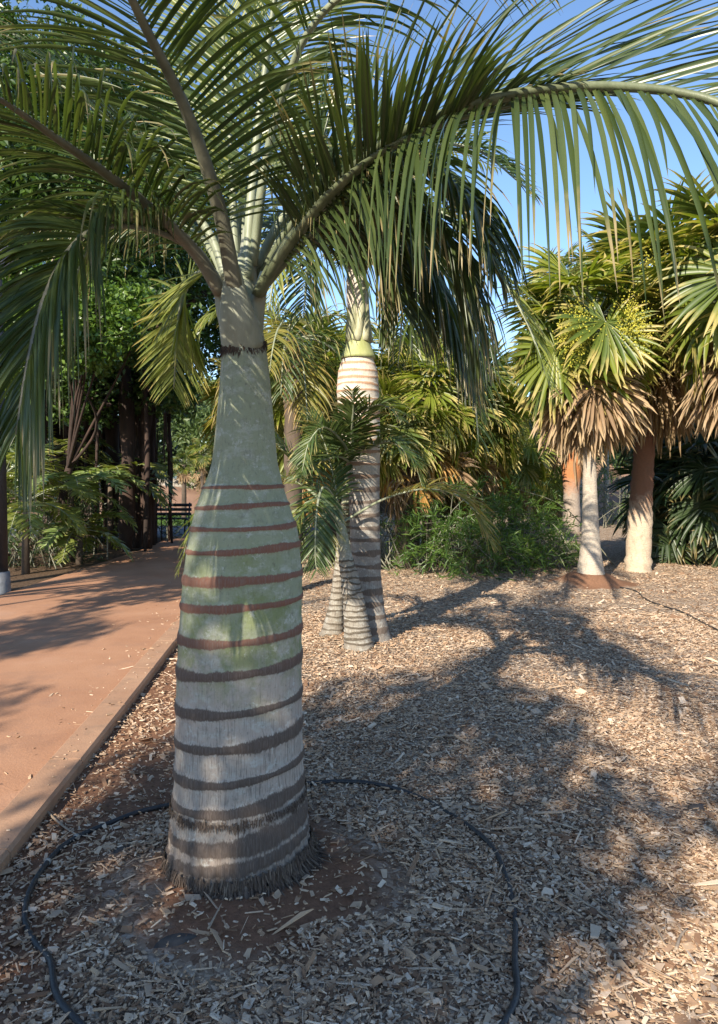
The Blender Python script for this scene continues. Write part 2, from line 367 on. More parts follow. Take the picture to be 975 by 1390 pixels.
# ---- wood chips: loose flat flakes, real geometry
def chips():
    rng=RS(5); xs=[];ys=[]
    def batch(d0,d1,dens,xl,xr):
        w0=(xr-xl); n=int(dens*(d1-d0)*w0); y=rng.uniform(d0,d1,n); x=rng.uniform(xl,xr,n)
        k=(np.abs(x)<y*.53+.35)&(x>np.interp(y,[a[1] for a in pr_],[a[0] for a in pr_])+.16); return x[k],y[k]
    for d0,d1,dn in((1.7,3.2,10500),(3.2,5,6000),(5,8,2500),(8,13,600)):
        x,y=batch(d0,d1,dn,-1.9,min(.55*d1+.5,6.9)); xs.append(x); ys.append(y)
    x=np.concatenate(xs); y=np.concatenate(ys)
    nz=np.sin(x*3.1+1.3*np.sin(y*2.3))*np.cos(y*2.7+1.1*np.sin(x*1.9))+.5*np.sin(x*7+y*5)
    dp=np.hypot((x+.38)*.95,y-2.68); bare=(dp<.50+.10*nz)
    bare2=(np.hypot(x+1.0,(y-3.7)*.6)<.42+.13*nz); bare3=(np.hypot(x-3.32,y-10.3)<.6)
    bare4=(nz>.85)|((x+1.27+.075*(y-3)<.32+.16*nz)&(y<7.5))
    keep=rng.rand(len(x))<np.where(bare3,.03,np.where(bare,.13,np.where(bare2,.25,np.where(bare4,.4,1.0))))
    keep&=np.hypot(x+.465,y-2.82)>.27
    x=x[keep]; y=y[keep]
    m_=420; y2=rng.uniform(2.6,13,m_); x2=np.interp(y2,[a[1] for a in pr_],[a[0] for a in pr_])+.15-rng.exponential(.22,m_); x=np.concatenate([x,x2]); y=np.concatenate([y,y2]); n=len(x)
    big=np.clip(y/4,1,2.2)
    L=rng.lognormal(-4.2,.48,n)*big**.6; W=L*rng.uniform(.18,.62,n); H=rng.uniform(.001,.0045,n)
    sp=rng.rand(n)<.13; L[sp]*=2.1; W[sp]*=.28; fi=rng.rand(n)<.35; L[fi]*=.55; W[fi]*=.6; lg=rng.rand(n)<.004; L[lg]=rng.uniform(.07,.16,lg.sum()); W[lg]=rng.uniform(.006,.02,lg.sum())
    yaw=rng.uniform(0,2*pi,n); pit=rng.normal(0,.22,n); rol=rng.normal(0,.28,n)
    # 4-corner irregular outline, top and bottom
    cx=np.array([-.5,.5,.5,-.5])[None]+rng.uniform(-.17,.17,(n,4)); cy=np.array([-.5,-.5,.5,.5])[None]+rng.uniform(-.2,.2,(n,4))
    X=cx*L[:,None]; Y=cy*W[:,None]
    V=np.zeros((n,8,3))
    V[:,:4,0]=X;V[:,4:,0]=X*.93;V[:,:4,1]=Y;V[:,4:,1]=Y*.93;V[:,:4,2]=0;V[:,4:,2]=H[:,None]
    bend=rng.normal(0,.10,n)*L; V[:,[0,3,4,7],2]+=bend[:,None]
    cp,sp_,cr,sr,cyw,syw=np.cos(pit),np.sin(pit),np.cos(rol),np.sin(rol),np.cos(yaw),np.sin(yaw)
    def rx(V,c,s): y_=V[:,:,1]*c[:,None]-V[:,:,2]*s[:,None]; z_=V[:,:,1]*s[:,None]+V[:,:,2]*c[:,None]; V[:,:,1]=y_;V[:,:,2]=z_
    def ry(V,c,s): x_=V[:,:,0]*c[:,None]+V[:,:,2]*s[:,None]; z_=-V[:,:,0]*s[:,None]+V[:,:,2]*c[:,None]; V[:,:,0]=x_;V[:,:,2]=z_
    rx(V,cr,sr); ry(V,cp,sp_)
    x_=V[:,:,0]*cyw[:,None]-V[:,:,1]*syw[:,None]; y_=V[:,:,0]*syw[:,None]+V[:,:,1]*cyw[:,None]; V[:,:,0]=x_+x[:,None]; V[:,:,1]=y_+y[:,None]
    zb=np.where(x<np.interp(y,[a[1] for a in pr_],[a[0] for a in pr_])+.16,.0625,gz(x,y)+.001+rng.uniform(0,.014,n)); zb=np.where(x<np.interp(y,[a[1] for a in pr_],[a[0] for a in pr_]),.031,zb); V[:,:,2]+=zb[:,None]
    b=(np.arange(n)*8)[:,None,None]
    fq=np.array([[4,5,6,7],[0,1,5,4],[1,2,6,5],[2,3,7,6],[3,0,4,7],[3,2,1,0]])[None]
    mb=MB(); mb.add(V.reshape(-1,3),(b+fq).reshape(-1,4))
    m,nt=newmat('wood_chip'); g=nt.nodes.new('ShaderNodeNewGeometry'); tc=nt.nodes.new('ShaderNodeTexCoord')
    nn=noise(nt,120,3,.6,tc.outputs['Object'])
    f=math_(nt,'ADD',math_(nt,'MULTIPLY',g.outputs['Random Per Island'],.9),math_(nt,'MULTIPLY',nn,.12))
    col=ramp(nt,[(0,(.09,.05,.032)),(.18,(.20,.115,.068)),(.34,(.37,.235,.145)),(.5,(.46,.32,.205)),(.66,(.40,.29,.205)),(.8,(.54,.40,.28)),(.93,(.66,.53,.40)),(1,(.46,.24,.11))],f).outputs[0]
    finish(nt,col,.85,spec=.2)
    tag(mb.build('wood_chips',m,origin=(0,0,0),smooth=False),kind='stuff')
    print('chips',n)
chips()

# ---- path, kerb
def strip(left,right,z,name,mat,n=60,kind='structure',thick=None):
    ys=np.linspace(left[0][1],left[-1][1],n)
    lx=np.interp(ys,[a[1] for a in left],[a[0] for a in left]); rx=np.interp(ys,[a[1] for a in right],[a[0] for a in right])
    mb=MB()
    if thick is None:
        V=np.stack([np.stack([lx,ys,np.full(n,z)],1),np.stack([rx,ys,np.full(n,z)],1)],1).reshape(-1,3)
        i=np.arange(n-1)*2; mb.add(V,np.stack([i,i+1,i+3,i+2],1))
    return mb.build(name,mat,origin=(0,0,0)) if kind is None else tag(mb.build(name,mat,origin=(0,0,0)),kind=kind)
m,nt=newmat('path_concrete'); tc=nt.nodes.new('ShaderNodeTexCoord'); ob=tc.outputs['Object']
n1=noise(nt,1.1,6,.65,ob); n2=noise(nt,60,4,.7,ob)
c=ramp(nt,[(.3,(.33,.16,.085)),(.55,(.43,.225,.125)),(.75,(.49,.285,.18))],n1).outputs[0]
c=mix(nt,math_(nt,'MULTIPLY',n2,.5),c,(.30,.17,.12)); c=mix(nt,math_(nt,'MULTIPLY',ramp(nt,[(.52,(0,0,0)),(.72,(1,1,1))],noise(nt,2.7,7,.72,ob)).outputs[0],.35),c,(.22,.14,.11))
c=mix(nt,math_(nt,'MULTIPLY',ramp(nt,[(.55,(0,0,0)),(.68,(1,1,1))],noise(nt,170,3,.7,ob)).outputs[0],.5),c,(.20,.12,.085)); c=mix(nt,math_(nt,'MULTIPLY',ramp(nt,[(.58,(0,0,0)),(.62,(1,1,1))],noise(nt,.9,9,.8,ob)).outputs[0],.28),c,(.24,.13,.085)); finish(nt,c,.85,n2,.6,.006,spec=.2); M['path']=m
m,nt=newmat('kerb_concrete'); tc=nt.nodes.new('ShaderNodeTexCoord'); ob=tc.outputs['Object']
n1=noise(nt,3,6,.7,ob); n2=noise(nt,80,4,.7,ob)
c=ramp(nt,[(.3,(.34,.19,.115)),(.7,(.47,.285,.18))],n1).outputs[0]; c=mix(nt,math_(nt,'MULTIPLY',n2,.4),c,(.27,.165,.11)); c=mix(nt,math_(nt,'MULTIPLY',ramp(nt,[(.5,(0,0,0)),(.66,(1,1,1))],noise(nt,7,7,.75,ob)).outputs[0],.5),c,(.20,.14,.10)); finish(nt,c,.85,n2,.5,.006,spec=.2); M['kerb']=m
strip(pl,pr_,.03,'path',M['path'])
def kerb(edge,w,side,name):
    # separate precast lengths with open joints
    mb=MB(); e=np.array(edge,float); ys=np.arange(-8,18.4,.9)
    for y0 in ys:
        y1=min(y0+.893,18.4); q=[]
        for y in(y0,y1):
            x=np.interp(y,e[:,1],e[:,0]); q.append((x,y))
        (xa,ya),(xb,yb)=q; b=.014; h=.062
        secs=[(0,-.1),(0,h-b),(b,h),(w-b,h),(w,h-b),(w,-.1)]
        V=[[xa+side*s,ya,z] for s,z in secs]+[[xb+side*s,yb,z] for s,z in secs]
        Q=[[i,i+1,i+7,i+6] for i in range(5)]; 
        mb.add(V,Q,[[0,2,1],[0,3,2],[0,4,3],[0,5,4],[6,7,8],[6,8,9],[6,9,10],[6,10,11]])
    return mb
tag(kerb(pr_,.18,1,'k').build('kerb',M['kerb'],origin=(0,0,0),smooth=False),kind='structure')

# ---- cross road, lawn, bank at the far end of the path
m,nt=newmat('asphalt'); tc=nt.nodes.new('ShaderNodeTexCoord'); n2=noise(nt,30,5,.7,tc.outputs['Object'])
finish(nt,ramp(nt,[(.3,(.09,.09,.10)),(.7,(.16,.16,.17))],n2).outputs[0],.85,n2,.3,.004); M['asphalt']=m
mb=MB(); mb.add([[-14,18.2,.018],[-1,18.2,.018],[-1,22.5,.018],[-14,22.5,.018]],[[0,1,2,3]]); tag(mb.build('road',M['asphalt'],origin=(0,0,0)),kind='structure')
m,nt=newmat('lawn_soil'); tc=nt.nodes.new('ShaderNodeTexCoord'); n2=noise(nt,12,5,.7,tc.outputs['Object'])
finish(nt,ramp(nt,[(.3,(.04,.08,.015)),(.7,(.10,.16,.03))],n2).outputs[0],.9,n2,.6,.03); M['lawn']=m
mb=MB(); mb.add([[-16,22.8,.012],[-3,22.8,.012],[-3,29,.012],[-16,29,.012]],[[0,1,2,3]]); tag(mb.build('lawn',M['lawn'],origin=(0,0,0)),kind='structure')
rng=RS(8); n=14000; gb=MB(); x=rng.uniform(-14,-3.2,n); y=rng.uniform(23,28.8,n)
ribbons(gb,np.stack([x,y,np.full(n,.01)],1),np.stack([rng.normal(0,.5,n),rng.normal(0,.5,n),np.ones(n)],1),rng.normal(0,1,(n,3)),rng.uniform(.08,.2,n),.02,2,1.0,.1)
tag(gb.build('grass',M['shrub'],origin=(0,0,0)),kind='stuff')
m,nt=newmat('bank_soil'); tc=nt.nodes.new('ShaderNodeTexCoord'); n1=noise(nt,.8,5,.6,tc.outputs['Object']); n2=noise(nt,14,5,.7,tc.outputs['Object'])
c=mix(nt,n2,ramp(nt,[(.3,(.20,.11,.08)),(.7,(.33,.20,.14))],n1).outputs[0],(.24,.16,.12)); finish(nt,c,.95,n2,.6,.05,spec=.1); M['bank']=m
def hill(name,x0,x1,y0,y1,h,back,seed,mat):
    nx,ny=70,40; X=np.linspace(x0,x1,nx); Y=np.linspace(y0,back,ny); XX,YY=np.meshgrid(X,Y)
    t=np.clip((YY-y0)/(y1-y0),0,1); t=t*t*(3-2*t); e=np.clip(np.minimum(XX-x0,x1-XX)/3,0,1); e=e*e*(3-2*e)
    Z=-.05+(h*t+.12*np.sin(XX*.9+seed)*np.sin(YY*.7)*t+.05*np.sin(XX*3.1)*np.cos(YY*2.7)*t)*e
    V=np.stack([XX,YY,Z],-1).reshape(-1,3); i=np.arange(ny-1)[:,None]*nx; j=np.arange(nx-1)[None]
    mb=MB(); mb.add(V,np.stack([i+j,i+j+1,i+nx+j+1,i+nx+j],-1).reshape(-1,4)); return tag(mb.build(name,mat,origin=(0,0,0)),kind='structure')
hill('bank',-17,-3,28.6,35,1.15,46,1,M['bank'])
hill('hill',6,34,24,36,3.2,70,2,M['bank'])

# ================================================================== FRONT BOTTLE PALM
FP=thing('bottle_palm',(PAL[0],PAL[1],0),'big swollen green and grey palm trunk with dark rings, nearest the camera beside the kerb','palm','ringed bottle palms')
prof=[(325.5,103,1185,2.82),(326,97,1168,2.82),(326.5,93,1135,2.82),(326.5,91,1100,2.82),(326,87,1055,2.82),(326,85.5,1008,2.82),(325.8,84.5,960,2.82),(326,84,913,2.82),(327,82.8,865,2.82),(328.5,81.5,818,2.82),(330,80.5,784,2.82),(330.5,77,751,2.82),(331.5,73.5,722,2.82),(330,64,689,2.82),(330.5,54.5,661,2.82),(332,50,648,2.82),(332.5,44.5,627,2.82),(333,40,580,2.82),(333,35.5,530,2.82),(332.5,32,490,2.82),(331,29,460,2.82),(329,25,430,2.82),(328,19,405,2.82),(328,12,375,2.82),(329,6,345,2.82)]
M['bottle']=ringmat('bottle_trunk',(.40,.345,.295),(.275,.30,.205),.72,1.02,(.105,.08,.066),(.20,.095,.065),moss=(.19,.22,.085),moss_z=(.62,1.05))
rz=[(1.468,.007),(1.397,.008),(1.317,.009),(1.235,.011),(1.127,.016),(1.032,.013),(.907,.017),(.791,.019),(.651,.017),(.529,.020),(.405,.016),(.304,.021),(.185,.030),(.112,.020),(.02,.030)]
def flare(TH,Z,rng):
    b=np.exp(-np.clip(Z,0,9)/.07); k=rng.uniform(0,6.28,6)
    return b*.018*(np.sin(TH*31+k[0]+Z*40)+.7*np.sin(TH*57+k[1])+.5*np.sin(TH*11+k[2]))
tr=lathe_trunk(FP,prof,'trunk',M['bottle'],rz,rows=640,sides=256,tilt=.018,wob=.0022,bulge=.006,flare=flare)
# ragged dry fibres round the foot and below the lowest rings
rng=RS(21); fb=MB()
def fibres(n,z0,r0,L,out,seed,W=.006,down=.9):
    r=RS(seed); th=r.uniform(0,2*pi,n); z=z0+.018*np.cos(th)+r.normal(0,.008,n)
    L=L*(.45+.9*np.abs(np.sin(th*3+seed)*np.sin(th*7.3+1)+.4*np.sin(th*17)))
    p=np.stack([PAL[0]+r0*np.cos(th),PAL[1]+r0*np.sin(th),z],1); o=np.stack([np.cos(th),np.sin(th),np.zeros(n)],1)
    D=o*out+np.array([0,0,-down])+r.normal(0,.14,(n,3)); W_=np.stack([-np.sin(th),np.cos(th),np.zeros(n)],1)
    ribbons(fb,p,D,W_,r.uniform(.6,1.3,n)*L,W*r.uniform(.6,1.5,n),4,.4,.3,curl=.10,rng=r,prof=lambda t:np.interp(t,[0,.6,1],[1,.8,.08]))
fibres(1500,.075,.284,.045,.25,1,.005); fibres(1300,.035,.290,.05,.75,2,.005,.7); fibres(1400,.27,.263,.022,.06,3,.0035,1.); fibres(220,.02,.292,.07,1.4,5,.006,.35)
M['fibre']=leafmat('fibre',(.05,.034,.026),(.10,.07,.052),(.22,.17,.125),rough=.9,trans=.05,big=6)
fb.build('root_fibres',M['fibre'],tr)
# torn dark scar left by the last shed leaf
fb=MB(); rr_=RS(9); n_=900; th=rr_.uniform(0,2*pi,n_); zc_=2.0+.012*np.sin(th*2+1)+.012*np.cos(th)+rr_.normal(0,.007,n_); cxy=P(331,465,2.82)
ribbons(fb,np.stack([cxy[0]+.0865*np.cos(th),cxy[1]+.0865*np.sin(th),zc_+.012],1),np.stack([np.cos(th)*.12,np.sin(th)*.12,-np.ones(n_)],1)+rr_.normal(0,.16,(n_,3)),np.stack([-np.sin(th),np.cos(th),0*th],1),rr_.uniform(.012,.04,n_),.005,3,.2,.2)
M['scar']=leafmat('scar',(.035,.022,.016),(.07,.045,.03),(.13,.085,.055),rough=.9,trans=.03,big=8)
fb.build('leaf_scar',M['scar'],tr)
# split leaf sheaths at the top of the crownshaft
sh=MB()
def sheath(pts,r):
    q,_=catmull(px_pts(pts),14); tube(sh,q,np.interp(np.linspace(0,1,14),np.linspace(0,1,len(r)),r),14,flat=.8)
sheath([(330,470,2.80),(322,430,2.74),(318,395,2.70),(316,360,2.68)],[.085,.075,.050,.026])
sheath([(335,465,2.84),(345,425,2.83),(352,400,2.80),(360,372,2.74)],[.080,.058,.036,.026])
sheath([(325,465,2.84),(308,425,2.82),(300,398,2.80),(288,370,2.74)],[.080,.056,.036,.026])
sheath([(333,440,2.86),(334,400,2.86),(336,350,2.86),(338,310,2.87)],[.070,.060,.042,.030])
sheath([(330,440,2.92),(328,400,2.95),(322,350,2.97),(318,310,2.98)],[.060,.050,.036,.022])
sh.build('crown_sheath',M['sheath'],FP)
FG='frond_green'
def ff(pts,mat=FG,stem='petiole',r0=.026,r1=.003,start=.2,**k):
    kk=dict(n=74,L=.58,W=.0145,vang=18,sweep=.6,grav=1.5,steps=8); kk.update(k); frond(FP,px_pts(pts),mat,stem,r0,r1,start,**kk)
ff([(320,400,2.70),(298,285,2.52),(255,155,2.28),(198,38,2.05),(150,-60,1.86),(90,-170,1.65)],stem='petiole_dark',r0=.030,vang=12,sweep=.5,grav=1.5,seed=1)
ff([(336,380,2.82),(341,280,2.86),(350,180,2.9),(362,80,2.9),(376,-20,2.86),(400,-150,2.75)],r0=.032,vang=15,sweep=.6,grav=1.9,N=(0.1,-1,.25),seed=2)
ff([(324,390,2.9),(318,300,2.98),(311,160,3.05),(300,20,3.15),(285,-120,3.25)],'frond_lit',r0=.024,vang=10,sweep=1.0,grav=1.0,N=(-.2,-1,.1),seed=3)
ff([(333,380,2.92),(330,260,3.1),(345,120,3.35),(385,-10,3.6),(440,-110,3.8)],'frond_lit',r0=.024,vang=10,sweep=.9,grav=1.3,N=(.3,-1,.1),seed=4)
ff([(300,398,2.76),(268,345,2.66),(215,292,2.5),(150,240,2.3),(80,190,2.1),(0,135,1.9),(-80,95,1.75)],stem='petiole_dark',r0=.030,start=.16,vang=14,sweep=.7,grav=3.0,seed=5)
ff([(302,395,2.84),(262,340,2.7),(205,312,2.5),(140,308,2.25),(98,335,2.05),(62,400,1.9),(38,490,1.8),(22,590,1.75)],stem='petiole_dark',r0=.015,vang=32,sweep=1.5,grav=4.2,seed=6,n=150,L=.62,W=.014)
ff([(308,380,2.95),(287,322,3.0),(247,268,3.1),(190,205,3.2),(120,140,3.3),(40,90,3.35)],seed=7)
ff([(352,398,2.76),(374,355,2.66),(402,318,2.56),(442,272,2.42),(505,208,2.2),(600,156,1.92),(720,124,1.62),(850,118,1.42),(980,140,1.3),(1090,210,1.26),(1190,330,1.26),(1270,480,1.3)],'frond_shaded',stem='petiole_mid',start=.07,vang=4,sweep=.85,grav=2.6,gup=.28,seed=8,n=128,L=.70,W=.0140,N=(0,-1,.32),gpow=.8)
ff([(348,368,2.95),(376,308,3.0),(410,275,3.05),(455,258,3.1),(510,268,3.1),(560,325,3.05),(608,420,3.0),(640,510,2.95)],'frond_shaded',start=.16,vang=8,sweep=1.0,grav=4.0,seed=9,n=165,L=.58,W=.017,gpow=.8)
ff([(343,360,2.84),(365,200,2.72),(415,50,2.5),(500,-30,2.3),(600,-60,2.1),(720,-60,1.95)],start=.3,vang=12,sweep=.7,grav=2.6,seed=10,n=58,L=.48,W=.013)
ff([(318,400,2.95),(292,372,3.3),(262,376,3.7),(244,425,4.0),(236,528,4.15)],'frond_lit',r0=.02,start=.36,vang=4,sweep=.75,grav=.5,N=(0,-1,.3),seed=11,n=72,L=.44,W=.024)
ff([(350,390,2.9),(395,330,2.95),(450,300,2.95),(500,310,2.9),(530,360,2.85),(545,420,2.8)],r0=.022,vang=8,sweep=.8,grav=3.6,seed=12,n=135,L=.62,W=.016,gpow=.8)
ff([(348,385,3.0),(390,310,3.25),(430,262,3.4),(480,250,3.45),(520,285,3.4),(535,340,3.35)],r0=.022,vang=8,sweep=.7,grav=3.6,seed=16,n=100,L=.62,W=.017,gpow=.8)
ff([(350,380,2.9),(398,305,2.8),(450,240,2.65),(520,212,2.5),(585,225,2.4),(640,280,2.3),(672,360,2.25)],'frond_shaded',stem='petiole_mid',r0=.02,vang=8,sweep=.9,grav=3.6,seed=14,n=110,L=.50,W=.0155,gpow=.8)
ff([(350,400,2.74),(380,350,2.62),(408,312,2.5),(450,262,2.34),(510,212,2.14),(585,175,1.95),(665,150,1.78),(760,135,1.6)],'frond_shaded',stem='petiole_mid',r0=.022,start=.22,vang=30,sweep=1.1,grav=.9,seed=18,n=100,L=.50,W=.0150)
ff([(354,394,2.8),(412,328,2.72),(484,278,2.62),(562,290,2.52),(618,365,2.5),(648,470,2.5)],'frond_shaded',stem='petiole_mid',r0=.02,vang=8,sweep=.9,grav=4.0,seed=17,n=120,L=.54,W=.0145,gpow=.8)
ff([(310,385,3.0),(280,330,3.2),(230,300,3.4),(170,300,3.5),(120,340,3.5),(95,400,3.5)],r0=.022,vang=8,sweep=.9,grav=3.4,seed=15,n=90,L=.5,W=.016)

# ================================================================== SECOND BOTTLE PALM + CLUMP
b2=G(503,874); SP=thing('bottle_palm',(b2[0],b2[1],0),'tall pale bottle palm with an orange ringed white bulge, behind the slimmer stems','palm','ringed bottle palms')
D2=b2[1]
prof2=[(507,33,880,D2),(505,25,862,D2),(501,21.5,830,D2),(497,20.5,780,D2),(495,20.5,700,D2),(494,21.5,650,D2),(492,24,610,D2),(488,28,570,D2),(486,28.7,530,D2),(486,27,505,D2),(486,19.5,482,D2),(487,14.5,460,D2),(487,12,438,D2),(486,14.5,415,D2),(484,14,390,D2),(482,10,365,D2)]
M['bottle2']=ringmat('pale_trunk',(.27,.24,.21),(.58,.50,.41),1.3,2.0,(.13,.10,.08),(.44,.26,.16),streak=120,dirt=(.12,.09,.07),dirt_z=.2)
zf=lambda py: HC-(py-650)/F*(D2-.15)
r2=[(zf(p),.010) for p in np.arange(492,600,9.5)]+[(zf(p),.014+.010*(p-600)/260) for p in np.arange(612,868,17.5)]
lathe_trunk(SP,prof2,'trunk',M['bottle2'],r2,rows=420,sides=96,wob=.006,seed=8,bulge=.005)
sh=MB()
for a in range(7):
    th=a*.9; q=[np.array([P(487,465-i*22,D2)[0]+.085*cos(th+i*.28)*(1-i*.12),D2+.085*sin(th+i*.28)*(1-i*.12),P(487,465-i*22,D2)[2]]) for i in range(6)]
    q,_=catmull(q,16); tube(sh,q,np.linspace(.045,.03,16),8)
M['pale_sheath']=stemmat('pale_sheath',(.16,.17,.08),(.44,.42,.28),14,.6,(1,1,.25)); M['lime_sheath']=stemmat('lime_sheath',(.22,.25,.07),(.42,.42,.20),9,.6,(1,1,.25))
sh.build('crown_sheath',M['pale_sheath'],SP)
mb=MB(); z0,z1=P(0,487,D2)[2],P(0,445,D2)[2]
q=np.array([[P(486.5,487-4.2*i,D2)[0],D2,P(0,487-4.2*i,D2)[2]] for i in range(11)]); tube(mb,q,np.interp(np.linspace(0,1,11),[0,.15,.4,.7,1],[23.5,21.5,17,14.5,12.5])*D2/F+.004,32); mb.build('sheath_collar',M['lime_sheath'],SP)
k2=dict(n=62,L=.62,W=.028,steps=5)
c2=(485,385,D2)
def f2(pts,mat='frond_mid',**k):
    kk=dict(k2); kk.update(r0=.03,r1=.004,start=.15,vang=20,sweep=.6,grav=1.6); kk.update(k); frond(SP,px_pts([c2]+pts),mat,'petiole',**kk)
f2([(505,300,6.4),(570,272,6.1),(650,335,5.9),(712,430,5.8),(748,530,5.7)],'frond_lit',seed=31,grav=1.0,sweep=.8)
f2([(520,330,6.6),(575,330,6.4),(618,400,6.3),(640,500,6.2),(650,600,6.2)],seed=32,grav=1.9,L=.7)
f2([(470,300,6.9),(440,240,7.2),(400,200,7.5),(350,190,7.8)],'frond_lit',seed=33,n=84)
f2([(485,280,7.0),(495,200,7.3),(520,150,7.8)],'frond_lit',seed=34,grav=1.0)
f2([(450,320,6.5),(410,300,6.2),(380,340,6.0),(365,420,5.9)],'frond_lit',seed=35,grav=1.9)
f2([(500,290,7.1),(540,225,7.6),(600,200,8.1),(680,230,8.5)],'frond_lit',seed=36,n=84)
f2([(510,340,7.2),(545,360,7.5),(545,440,7.7),(540,500,7.8)],'frond_green',seed=37,grav=2.2,L=.45)
f2([(470,280,6.5),(450,200,6.1),(410,140,5.8),(360,120,5.6)],seed=38,n=84,grav=1.6)
f2([(500,280,6.3),(560,210,5.8),(640,200,5.5),(720,260,5.3)],seed=39,n=84,grav=1.8)

f2([(470,330,6.6),(440,320,6.4),(420,360,6.3),(412,430,6.2)],'frond_green',seed=61,grav=2.6,n=80)
f2([(500,320,6.5),(530,310,6.3),(550,350,6.2),(556,420,6.1),(560,480,6.1)],'frond_green',seed=62,grav=2.6,n=80)
f2([(480,340,6.3),(478,330,6.0),(476,360,5.7)],'frond_green',seed=63,grav=2.6,L=.4)

b3=G(484,884); YP=thing('young_bottle_palm',(b3[0],b3[1],0),'slim young palm with ringed grey stem leaning against the front of the pale bottle palm','palm')
D3=b3[1]
prof3=[(489,24,890,D3),(487,20,872,D3),(484,17,845,D3),(480,15,815,D3),(475,12.5,785,D3),(470,10,760,D3),(466,8.5,735,D3),(461,7,705,D3),(458,4,685,D3)]
M['bottle3']=ringmat('young_trunk',(.27,.24,.20),(.24,.25,.15),.7,1.1,(.09,.075,.055),(.14,.10,.06),streak=120,dirt=(.13,.10,.075),dirt_z=.15)
zf3=lambda py: HC-(py-650)/F*(D3-.1)
lathe_trunk(YP,prof3,'trunk',M['bottle3'],[(zf3(p),.008) for p in np.arange(762,884,7.5)],rows=260,sides=64,wob=.009,seed=4,bulge=.007)
def f3(par,c,pts,mat,**k):
    kk=dict(n=58,L=.44,W=.022,steps=5,r0=.015,r1=.003,start=.2,vang=15,sweep=.7,grav=1.3); kk.update(k); frond(par,px_pts([c]+pts),mat,'petiole',**kk)
c3=(460,712,D3)
f3(YP,c3,[(452,675,6.1),(438,662,5.9),(430,695,5.75),(428,750,5.7),(430,775,5.7)],'frond_mid',seed=41,L=.36,vang=5,N=(0,-1,.4))
f3(YP,c3,[(480,700,6.3),(525,676,6.2),(580,664,6.1),(632,680,6.0),(668,738,5.9)],'frond_yellow',seed=42,L=.42,W=.022,n=52,start=.3)
f3(YP,c3,[(430,668,6.3),(400,630,6.3),(372,600,6.3),(340,595,6.3)],'frond_mid',seed=43)
f3(YP,c3,[(420,665,6.6),(360,640,6.8),(300,660,6.9),(262,715,6.9),(243,775,6.9)],'frond_lit',seed=44,L=.33)
f3(YP,c3,[(455,660,6.3),(440,600,6.4),(420,560,6.5)],'frond_mid',seed=45,L=.4)
f3(YP,c3,[(440,690,6.0),(415,690,5.8),(398,720,5.7),(388,760,5.6)],'frond_lit',seed=46,L=.22)
b4=G(455,866); TP=thing('slender_palm',(b4[0],b4[1],0),'thin palm stem with flared foot half hidden behind the left side of the young palm','palm')
D4=b4[1]
lathe_trunk(TP,[(448,25,874,D4),(452,15,855,D4),(457,10,820,D4),(461,8.5,780,D4),(467,8,720,D4),(474,8,660,D4),(480,6,625,D4)],'trunk',M['bottle3'],[(HC-(p-650)/F*D4,.008) for p in np.arange(660,866,8)],rows=200,sides=48,wob=.008,seed=5,bulge=.006)
c4=(480,632,6.6)
f3(TP,c4,[(484,590,6.2),(495,558,6.0),(520,550,5.9),(545,570,5.8)],'frond_green',seed=51,L=.34)
f3(TP,c4,[(478,585,6.1),(480,550,5.9),(478,530,5.8)],'frond_green',seed=52,L=.26)
f3(TP,c4,[(465,600,6.1),(440,580,5.9),(420,600,5.8),(410,640,5.7)],'frond_mid',seed=53,L=.32)
f3(TP,c4,[(500,610,6.4),(530,600,6.3),(560,625,6.2),(575,665,6.2)],'frond_mid',seed=54,L=.3)
f3(TP,c4,[(460,620,6.2),(430,630,6.1),(400,650,6.0)],'frond_mid',seed=55,L=.34)

def feather_palm(px,d,zc,label,seed,mats,Lf=1.6,nf=12,L=.62,tr=.12):
    rng=RS(seed); x=(px-487.5)/F*d; T=thing('feather_palm',(x,d,0),label,'palm'); mb=MB()
    zz=np.linspace(-.1,zc,24); tube(mb,np.stack([x+0*zz,d+0*zz,zz],1),tr*(1+rng.normal(0,.03,24)),14); mb.build('trunk',M['bark'],T)
    for i in range(nf):
        az=i*2.4+rng.normal(0,.2); el=rng.uniform(.1,1.2); dr=np.array([cos(az)*cos(el),sin(az)*cos(el),sin(el)]); p=np.array([x,d,zc]); pts=[p]
        for k in range(7): dr=nrm(dr+np.array([0,0,-.36])); p=p+dr*Lf/7; pts.append(p)
        frond(T,pts,mats[i%len(mats)],'petiole',.02,.003,.15,n=46,L=L,W=.03,vang=10,sweep=.7,grav=3.0,seed=seed*31+i,steps=5)
feather_palm(398,9.6,3.35,'yellow green feather palm with long hanging leaflets between the two big trunks',61,['frond_lit','frond_yellow','frond_mid'],1.6,13)
feather_palm(640,15.5,3.6,'pale green feather palm with drooping fronds above the leafy shrub',62,['frond_lit','frond_mid'],2.0,12,.7)
